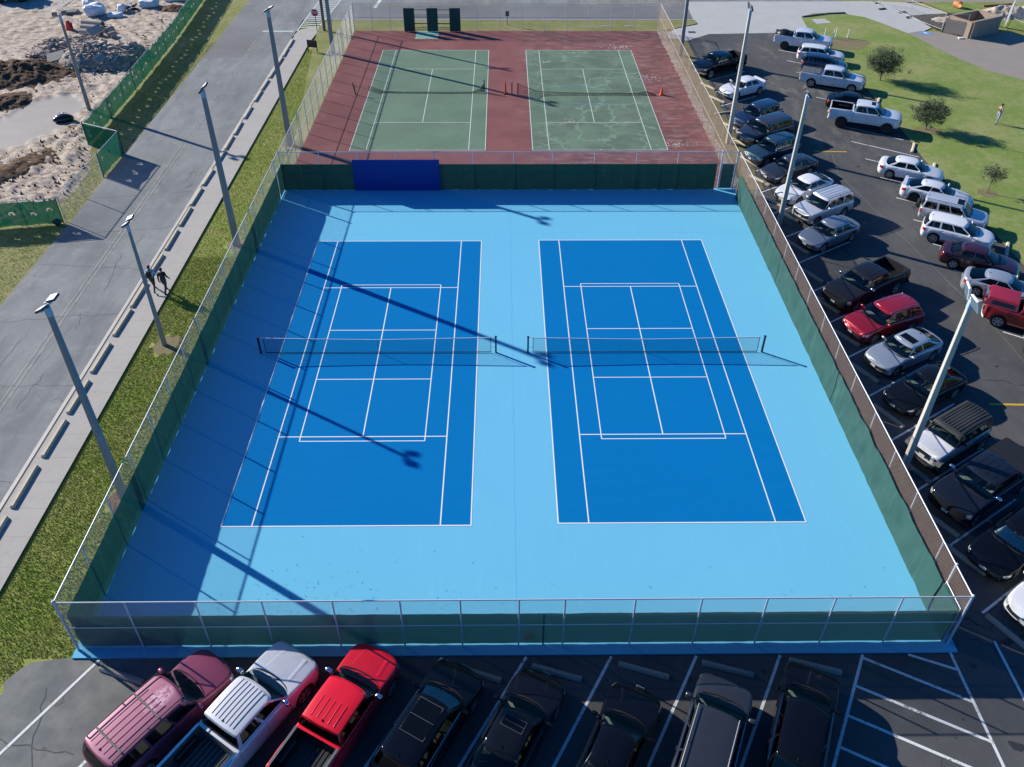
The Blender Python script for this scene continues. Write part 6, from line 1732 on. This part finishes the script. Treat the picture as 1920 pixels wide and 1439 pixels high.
# a core under the stones so the heap is solid
for cx, cy, rx, ry, h in hp: b.ball((cx, cy, -.1), 1, 16, 2, (rx * .93, ry * .93, h * .93))
o = b.build('rubble_pile', [M['rock'], simple('pale broken concrete', (.58, .47, .38), .9, 0, .3, 1.2), simple('dark broken concrete', (.30, .24, .195), .9, 0, .3, 1.2)]); tag(o, 'heap of broken concrete pieces behind the green site fence', 'rubble', None, 'stuff')
for x, y, z, s_, rz_, what in ((-51.8, 45.3, .75, .85, .3, 'largest flat slab on the left slope of the rubble heap'), (-47.0, 44.2, .95, .55, 1.2, 'square flat slab low on the front of the rubble heap'), (-50.0, 51.0, 1.5, .75, .9, 'pinkish tilted slab on top of the rubble heap')):
    b = MB(); b.bevbox(-s_, s_, -s_ * .7, s_ * .7, -.09, .09, .03, mat=Matrix.Rotation(R(26), 4, 'X') @ Matrix.Rotation(R(-14), 4, 'Y'))
    o = b.build('concrete_slab', M['pipe'], None, None, loc=(x, y, z)); o.rotation_euler = (0, 0, rz_); tag(o, what, 'concrete slab', 'slabs on the rubble heap')
# concrete pipes
def pipe(cx, cy, z, rz_, L, r, what):
    b = MB(); b.lathe([(r, -L / 2), (r, L / 2), (r * .78, L / 2), (r * .78, -L / 2), (r, -L / 2)], 28, axis='x')
    o = b.build('concrete_pipe', M['pipe'], None, 40, loc=(cx, cy, z)); o.rotation_euler = (0, 0, rz_); tag(o, what, 'concrete pipe', 'concrete pipes beside the rubble')
pipe(-53.1, 57.3, .25, R(-14), 2.5, .36, 'farthest of the three long grey pipes beside the rubble heap')
pipe(-52.5, 55.7, .25, R(-14), 2.5, .36, 'middle one of the three long grey pipes beside the rubble heap')
pipe(-52.0, 54.1, .25, R(-14), 2.5, .36, 'nearest of the three long grey pipes beside the rubble heap')
pipe(-50.4, 55.0, .25, R(70), .9, .38, 'short pipe piece standing at the ends of the long pipes, nearer the rubble')
pipe(-49.5, 53.4, .25, R(55), .7, .34, 'short pipe piece half buried at the right edge of the rubble')
b = MB(); b.lathe([(0, 1.1), (.18, 1.05), (.32, .4), (.42, .0)], 12, axis='z'); b.bevbox(-.5, .5, -.2, .2, -.05, .06, .02); b.bevbox(.3, .42, -.05, .05, 0, .9, .02, 1)
o = b.build('site_barrel', [M['red_plastic'], M['trim']], None, 50, loc=(-55.1, 55.9, -.05)); tag(o, 'red plastic marker standing left of the grey pipes', 'marker')
def bag(x, y, sx, sy, sz, rz_, seed, what):
    b = MB(); n, m_ = 20, 11
    for k in range(m_):
        ph = PI * k / (m_ - 1)
        for i in range(n):
            t_ = 2 * PI * i / n; q = Vector((math.sin(ph) * math.cos(t_), math.sin(ph) * math.sin(t_), math.cos(ph)))
            f_ = lambda a: math.copysign(abs(a) ** .6, a)
            w_ = 1 + .22 * mnoise.noise(q * 2.2 + Vector((seed, 0, 0)))
            b.v.append((f_(q.x) * sx * w_, f_(q.y) * sy * w_, (f_(q.z) + 1) * sz / 2 * w_))
    for k in range(m_ - 1):
        for i in range(n): b.f.append((k * n + i, (k + 1) * n + i, (k + 1) * n + (i + 1) % n, k * n + (i + 1) % n)); b.m.append(0)
    o = b.build('bulk_bag', simple('white woven bag %d' % seed, (.66, .70, .76), .7, 0, .15, 2), None, 60, loc=(x, y, -.08)); o.rotation_euler = (0, 0, rz_); tag(o, what, 'bulk bag', 'white bulk bags on the building site')
bag(-54.4, 61.4, 1.15, .95, 1.25, .3, 1, 'largest white bulk bag, left of the others')
bag(-51.9, 60.6, .85, .5, .5, .1, 2, 'flat low white bag in front of the dark rubbish')
bag(-51.8, 62.4, .45, .45, .9, .4, 3, 'small upright white bag behind the flat one')
bag(-49.4, 64.6, 1.1, .85, .9, .2, 4, 'rightmost white bulk bag near the top border')
bag(-56.6, 65.0, .7, .5, .7, .8, 5, 'small pale bag at the top border left of the largest bag')
bag(-47.0, 66.9, 1.3, .5, .6, .1, 6, 'pale rolled sheet at the top border')
b = MB(); rnd = random.Random(6)
for k in range(26): rock(b, (rnd.gauss(0, .55), rnd.gauss(0, .4), rnd.uniform(.1, .7)), rnd.uniform(.15, .35), rnd, 0 if k % 3 else 1)
o = b.build('rubbish_heap', [M['black'], M['white_plastic']], None, None, loc=(-51.2, 63.2, -.05)); tag(o, 'dark rubbish heap among the white bags', 'rubbish')
b = MB(); b.bevbox(-.95, .95, -.65, .65, 0, .3, .04); b.bevbox(-.8, .8, -.5, .5, .28, .36, .02)
o = b.build('steel_plate', M['grey_trim'], None, None, loc=(-57.6, 61.9, -.1)); o.rotation_euler = (0, 0, R(12)); tag(o, 'flat dark box lying on the pale dirt left of the bags', 'box')
# black sack in the wet mud
b = MB(); b.ball((0, 0, .28), .62, 16, 0, (1.35, .75, .6)); b.ball((-.5, -.1, .22), .35, 12, 0, (1.2, .9, .7)); 
sk_ = empty('rubbish_sack', (-45.4, 31.6, -.08), R(8)); tag(sk_, 'black shiny sack lying in the wet mud beside the green fence', 'sack'); b.build('sack', simple('shiny black film', (.012, .013, .016), .2, 0, .1), sk_, 60)
b = MB(); rnd = random.Random(8)
for k in range(9): rock(b, (rnd.gauss(0, .22), rnd.gauss(.1, .16), .62 + rnd.random() * .08), rnd.uniform(.06, .15), rnd, 0)
b.build('torn_film', M['white_plastic'], sk_)
b = MB(); b.poly(rect(-80, -59.5, 62.8, 80), -.02); tag(b.build('concrete_apron', M['sidewalk']), None, None, None, 'structure')
mc = empty('stand_in_machine', (-66.4, 67.0, 0), R(10)); tag(mc, 'made-up dark machine standing in for a likely car shadow at the top left border', 'machine')  # machine invented to fill a dark patch taken for a car shadow
b = MB(); b.bevbox(-2.0, 2.2, -1.0, 1.0, .5, 1.7, .12); b.bevbox(-1.5, .3, -.9, .9, 1.7, 2.5, .1); b.build('body', M['black_metal'], mc)
for sx in (-1.2, 1.2):
    for sy in (-.9, .9): b = MB(); b.lathe([(0, -.15), (.5, -.15), (.5, .15), (0, .15)], 18, mat=Matrix.Translation((sx, sy, .45))); b.build('wheel', M['tyre'], mc, 40)

# ---- green site fence with half-moon wind vents
def vent_fabric(L, H, seed, off, z0=.1):
    rnd = random.Random(seed); c = .05; nx, nz = int(L / c), int(H / c); b = MB(); ids = {}
    vents = []
    x = .6
    while x < L - .5:
        vents.append((x, H * rnd.uniform(.42, .62), rnd.uniform(.13, .22), rnd.uniform(-.4, .4))); x += rnd.uniform(.95, 1.5)
    for i in range(nx + 1):
        for k in range(nz + 1):
            xx = L * i / nx; f = k / nz
            ids[i, k] = len(b.v); b.v.append((xx, off + .09 * mnoise.noise((xx * 1.1, f * 1.5, seed)) + .04 * mnoise.noise((xx * 3.3, f * 3, seed)), z0 + (H - .05 * abs(math.sin(xx * 1.3))) * f + .05 * mnoise.noise((xx * .8, seed, 1))))
    for i in range(nx):
        for k in range(nz):
            xx, zz = L * (i + .5) / nx, H * (k + .5) / nz; hole = False
            for vx, vz, r, tl in vents:
                dx, dz = xx - vx, zz - vz; dx, dz = dx * math.cos(tl) - dz * math.sin(tl), dx * math.sin(tl) + dz * math.cos(tl)
                d = math.hypot(dx, dz)
                if d < r and dz > -r * .2 and not (abs(dx) < r * .45 and dz < r * .45 and r > .15): hole = True
            if not hole: b.f.append((ids[i, k], ids[i + 1, k], ids[i + 1, k + 1], ids[i, k + 1])); b.m.append(0)
    return b
def site_fence(p, q, label, H=1.95, screen=True, seed=1, spacing=2.9, wireon=True, side=-1):
    L = math.hypot(q[0] - p[0], q[1] - p[1]); root = empty('site_fence', (p[0], p[1], -.1), math.atan2(q[1] - p[1], q[0] - p[0])); tag(root, label, 'fence', 'site fences at the left')
    n_ = max(1, round(L / spacing))
    for k in range(n_ + 1):
        b = MB(); b.tube((L * k / n_, 0, -.1), (L * k / n_, 0, H + .05), .03, 8); b.build('post', M['galv'] if not screen else M['black_metal'], root, 60)
    b = MB(); b.tube((0, 0, H), (L, 0, H), .024, 8); b.build('top_rail', M['galv'], root, 60)
    if wireon: wires(L, H - .1, .05, .09, .0024).build('chain_link_mesh', M['wire'], root)
    if screen: vent_fabric(L - .04, H - .15, seed, .05 * side, .08).build('screen', M['site_screen'], root, 180)
    return root
site_fence((-41.5, 27.0), (-41.9, 38.8), 'green fabric site fence, nearest long stretch beside the lamp post', seed=3)
site_fence((-41.9, 38.9), (-42.6, 52.0), 'green fabric site fence, stretch in front of the rubble heap', seed=7)
site_fence((-42.6, 52.1), (-44.3, 72.0), 'green fabric site fence, farthest stretch at the top border', seed=9)
site_fence((-41.5, 26.9), (-38.1, 25.3), 'short green screened fence panel turning towards the road', seed=4, spacing=3.6)
site_fence((-38.05, 25.3), (-38.1, 21.3), 'green screened fence panel standing right at the road edge', seed=5, spacing=4)
site_fence((-38.1, 21.2), (-38.15, 14.6), 'bare chain link site fence panel on the grass at the road edge', screen=False, spacing=3.3)
site_fence((-38.2, 14.4), (-52.5, 12.2), 'green fabric site fence running to the left border', seed=6, spacing=2.6, side=1)
b = MB(); b.ball((0, 0, .2), .28, 12, sc=(1.2, .8, .8)); o = b.build('sandbag', M['green_panel'], None, 60, loc=(-38.6, 14.3, -.12)); tag(o, 'dark green sandbag at the foot of the fence corner', 'sandbag')

# ---------------------------------------------------------------- upper right: wall, pit, temporary fence
cmu = NT('tan block wall'); br = cmu.n('ShaderNodeTexBrick'); so = cmu.n('ShaderNodeSeparateXYZ'); cmu.l(cmu.n('ShaderNodeTexCoord').outputs['Object'], so.inputs[0]); co = cmu.n('ShaderNodeCombineXYZ'); cmu.l(cmu.math('ADD', so.outputs[0], so.outputs[1]), co.inputs[0]); cmu.l(so.outputs[2], co.inputs[1]); cmu.l(co.outputs[0], br.inputs['Vector'])
br.inputs['Color1'].default_value = (.42, .33, .25, 1); br.inputs['Color2'].default_value = (.34, .27, .20, 1); br.inputs['Mortar'].default_value = (.27, .22, .17, 1); br.inputs['Scale'].default_value = 2.6; br.inputs['Mortar Size'].default_value = .012
nn = cmu.noise(1.3, 5, .7); cmu.base(cmu.mix(cmu.math('MULTIPLY', nn, .5), br.outputs[0], (.22, .16, .12)), .9)
wl = empty('block_wall', (42.5, 53.3, -.05), R(28)); tag(wl, 'tan concrete block enclosure at the upper right, thick walls round a bin bay', 'wall')
for x0_, x1_, y0_, y1_, h_ in ((0, 4.3, -.12, .12, 1.75), (-.12, .12, .12, 3.0, 1.7), (.13, 4.3, 2.75, 3.0, 1.7), (4.3, 4.54, -.12, 3.0, 1.75)):
    b = MB(); b.box(x0_, x1_, y0_, y1_, 0, h_); b.build('wall', cmu.m, wl)
b = MB(); b.bevbox(-.16, 4.58, -.16, .16, 1.75, 1.82, .01); b.build('coping', M['tan_concrete'], wl)
gt = empty('gate', (42.3, 53.7, -.05), R(140)); tag(gt, 'low dark framed gate standing open beside the tan block enclosure', 'gate')
b = MB()
for x_ in (0, 1.2, 2.4): b.tube((x_, 0, 0), (x_, 0, 1.5), .03, 6)
b.tube((0, 0, 1.5), (2.4, 0, 1.5), .03, 6); b.tube((0, 0, .1), (2.4, 0, .1), .03, 6); b.build('gate_frame', M['black_metal'], gt)
b = MB(); b.box(.05, 2.35, .02, .05, .12, 1.45); b.build('gate_panel', M['tan_concrete'], gt)
b = MB(); b.box(-.25, .25, -.15, .15, 0, .12); o = b.build('paver', M['white_plastic'], None, None, loc=(41.6, 53.3, -.05)); tag(o, 'white paver lying at the foot of the tan block enclosure', 'paver')
pitpts = wiggly((39.5, 61.5), (44.6, 62.4), 6, .1, 1) + wiggly((46.5, 61.0), (46.2, 58.6), 4, .2, 2) + wiggly((43.2, 56.4), (40.2, 56.3), 5, .1, 3)
sheet('pit_floor', pitpts, -.035, dirt_mat('dark pit soil', (.05, .038, .03), (.085, .062, .048), (.03, .022, .018)))
mound('soil_heap', 43.2, 59.3, 2.6, 1.2, .55, M['dirt'], 31, 'pale straw-covered earth in the dug pit beside the concrete path', R(-18))
mound('soil_heap', 46.8, 60.4, 1.9, 1.5, .8, M['brown_dirt'], 36, 'dark clods of earth behind the tan block enclosure', R(10))
sheet('grass_patch', [(44.4, 62.5), (42.9, 66.8), (62, 66.8), (75, 58), (75, 50), (60, 52.2), (50, 55.8), (47.3, 58)], -.045, M['lawn'])
b = MB(); rr_ = [(.42, -.35), (.42, .35), (.38, .35), (.38, -.35), (.42, -.35)]; b.lathe(rr_, 24); o = b.build('pipe_ring', simple('orange duct', (.45, .17, .05), .6, 0, .2), None, 40, loc=(46.2, 64.6, .3)); o.rotation_euler = (0, 0, R(20)); tag(o, 'rusty orange pipe ring lying behind the pit', 'pipe')
b = MB(); b.tube((0, 0, 0), (4.2, .9, .0), .12, 8); o = b.build('pipe_length', simple('rusty red pipe', (.30, .09, .06), .6), None, 60, loc=(49.5, 64.9, .02)); tag(o, 'thin red pipe lying in the grass at the far right', 'pipe')
def temp_panel(p, q, label, H=1.85, feet=True):
    L = math.hypot(q[0] - p[0], q[1] - p[1]); root = empty('temporary_fence', (p[0], p[1], -.05), math.atan2(q[1] - p[1], q[0] - p[0])); tag(root, label, 'fence', 'temporary fences at the upper right')
    b = MB()
    for x_ in (0, L): b.tube((x_, 0, .08), (x_, 0, H), .020, 8)
    b.tube((0, 0, H), (L, 0, H), .015, 8); b.tube((0, 0, .12), (L, 0, .12), .015, 8); b.build('frame', M['galv'], root, 60)
    wires(L, H - .15, .12, .11, .0024).build('chain_link_mesh', M['wire'], root)
    if feet:
        for x_ in (0, L): b = MB(); b.bevbox(x_ - .06, x_ + .06, -.4, .4, 0, .07, .01); b.build('foot', M['lamp_dark'], root)
temp_panel((37.4, 66.3), (39.0, 60.9), 'temporary fence panel farthest up the concrete path')
temp_panel((38.9, 60.5), (40.7, 56.1), 'temporary fence panel along the left side of the pit')
temp_panel((40.7, 56.0), (43.1, 55.6), 'temporary fence panel at the front of the pit')
temp_panel((47.8, 56.5), (50.5, 60.5), 'leaning fence bay right of the tan block enclosure', 2.4, False)
temp_panel((50.6, 60.4), (51.6, 55.9), 'tall fence bay at the right border', 2.4, False)
tk = empty('white_tank', (54.3, 57.0, -.05), R(10)); tag(tk, 'white cylinder-edged box on a skid at the far right border', 'tank')
b = MB(); b.bevbox(-.9, .9, -.7, .7, .3, 2.0, .1); b.build('tank_body', M['white_plastic'], tk)
b = MB(); b.box(-1.0, 1.0, -.7, -.55, 0, .3); b.box(-1.0, 1.0, .55, .7, 0, .3); b.build('skid', M['grey_trim'], tk)
for x, y, what in ((37.0, 63.9, 'farther'), (38.9, 62.6, 'nearer')):
    b = MB(); b.bevbox(-.5, .5, -.16, .16, 0, .12, .04); o = b.build('sandbag', M['lamp_dark'], None, None, loc=(x, y, -.05)); o.rotation_euler = (0, 0, R(20)); tag(o, '%s dark sandbag on the concrete path beside the temporary fence' % what, 'sandbag')
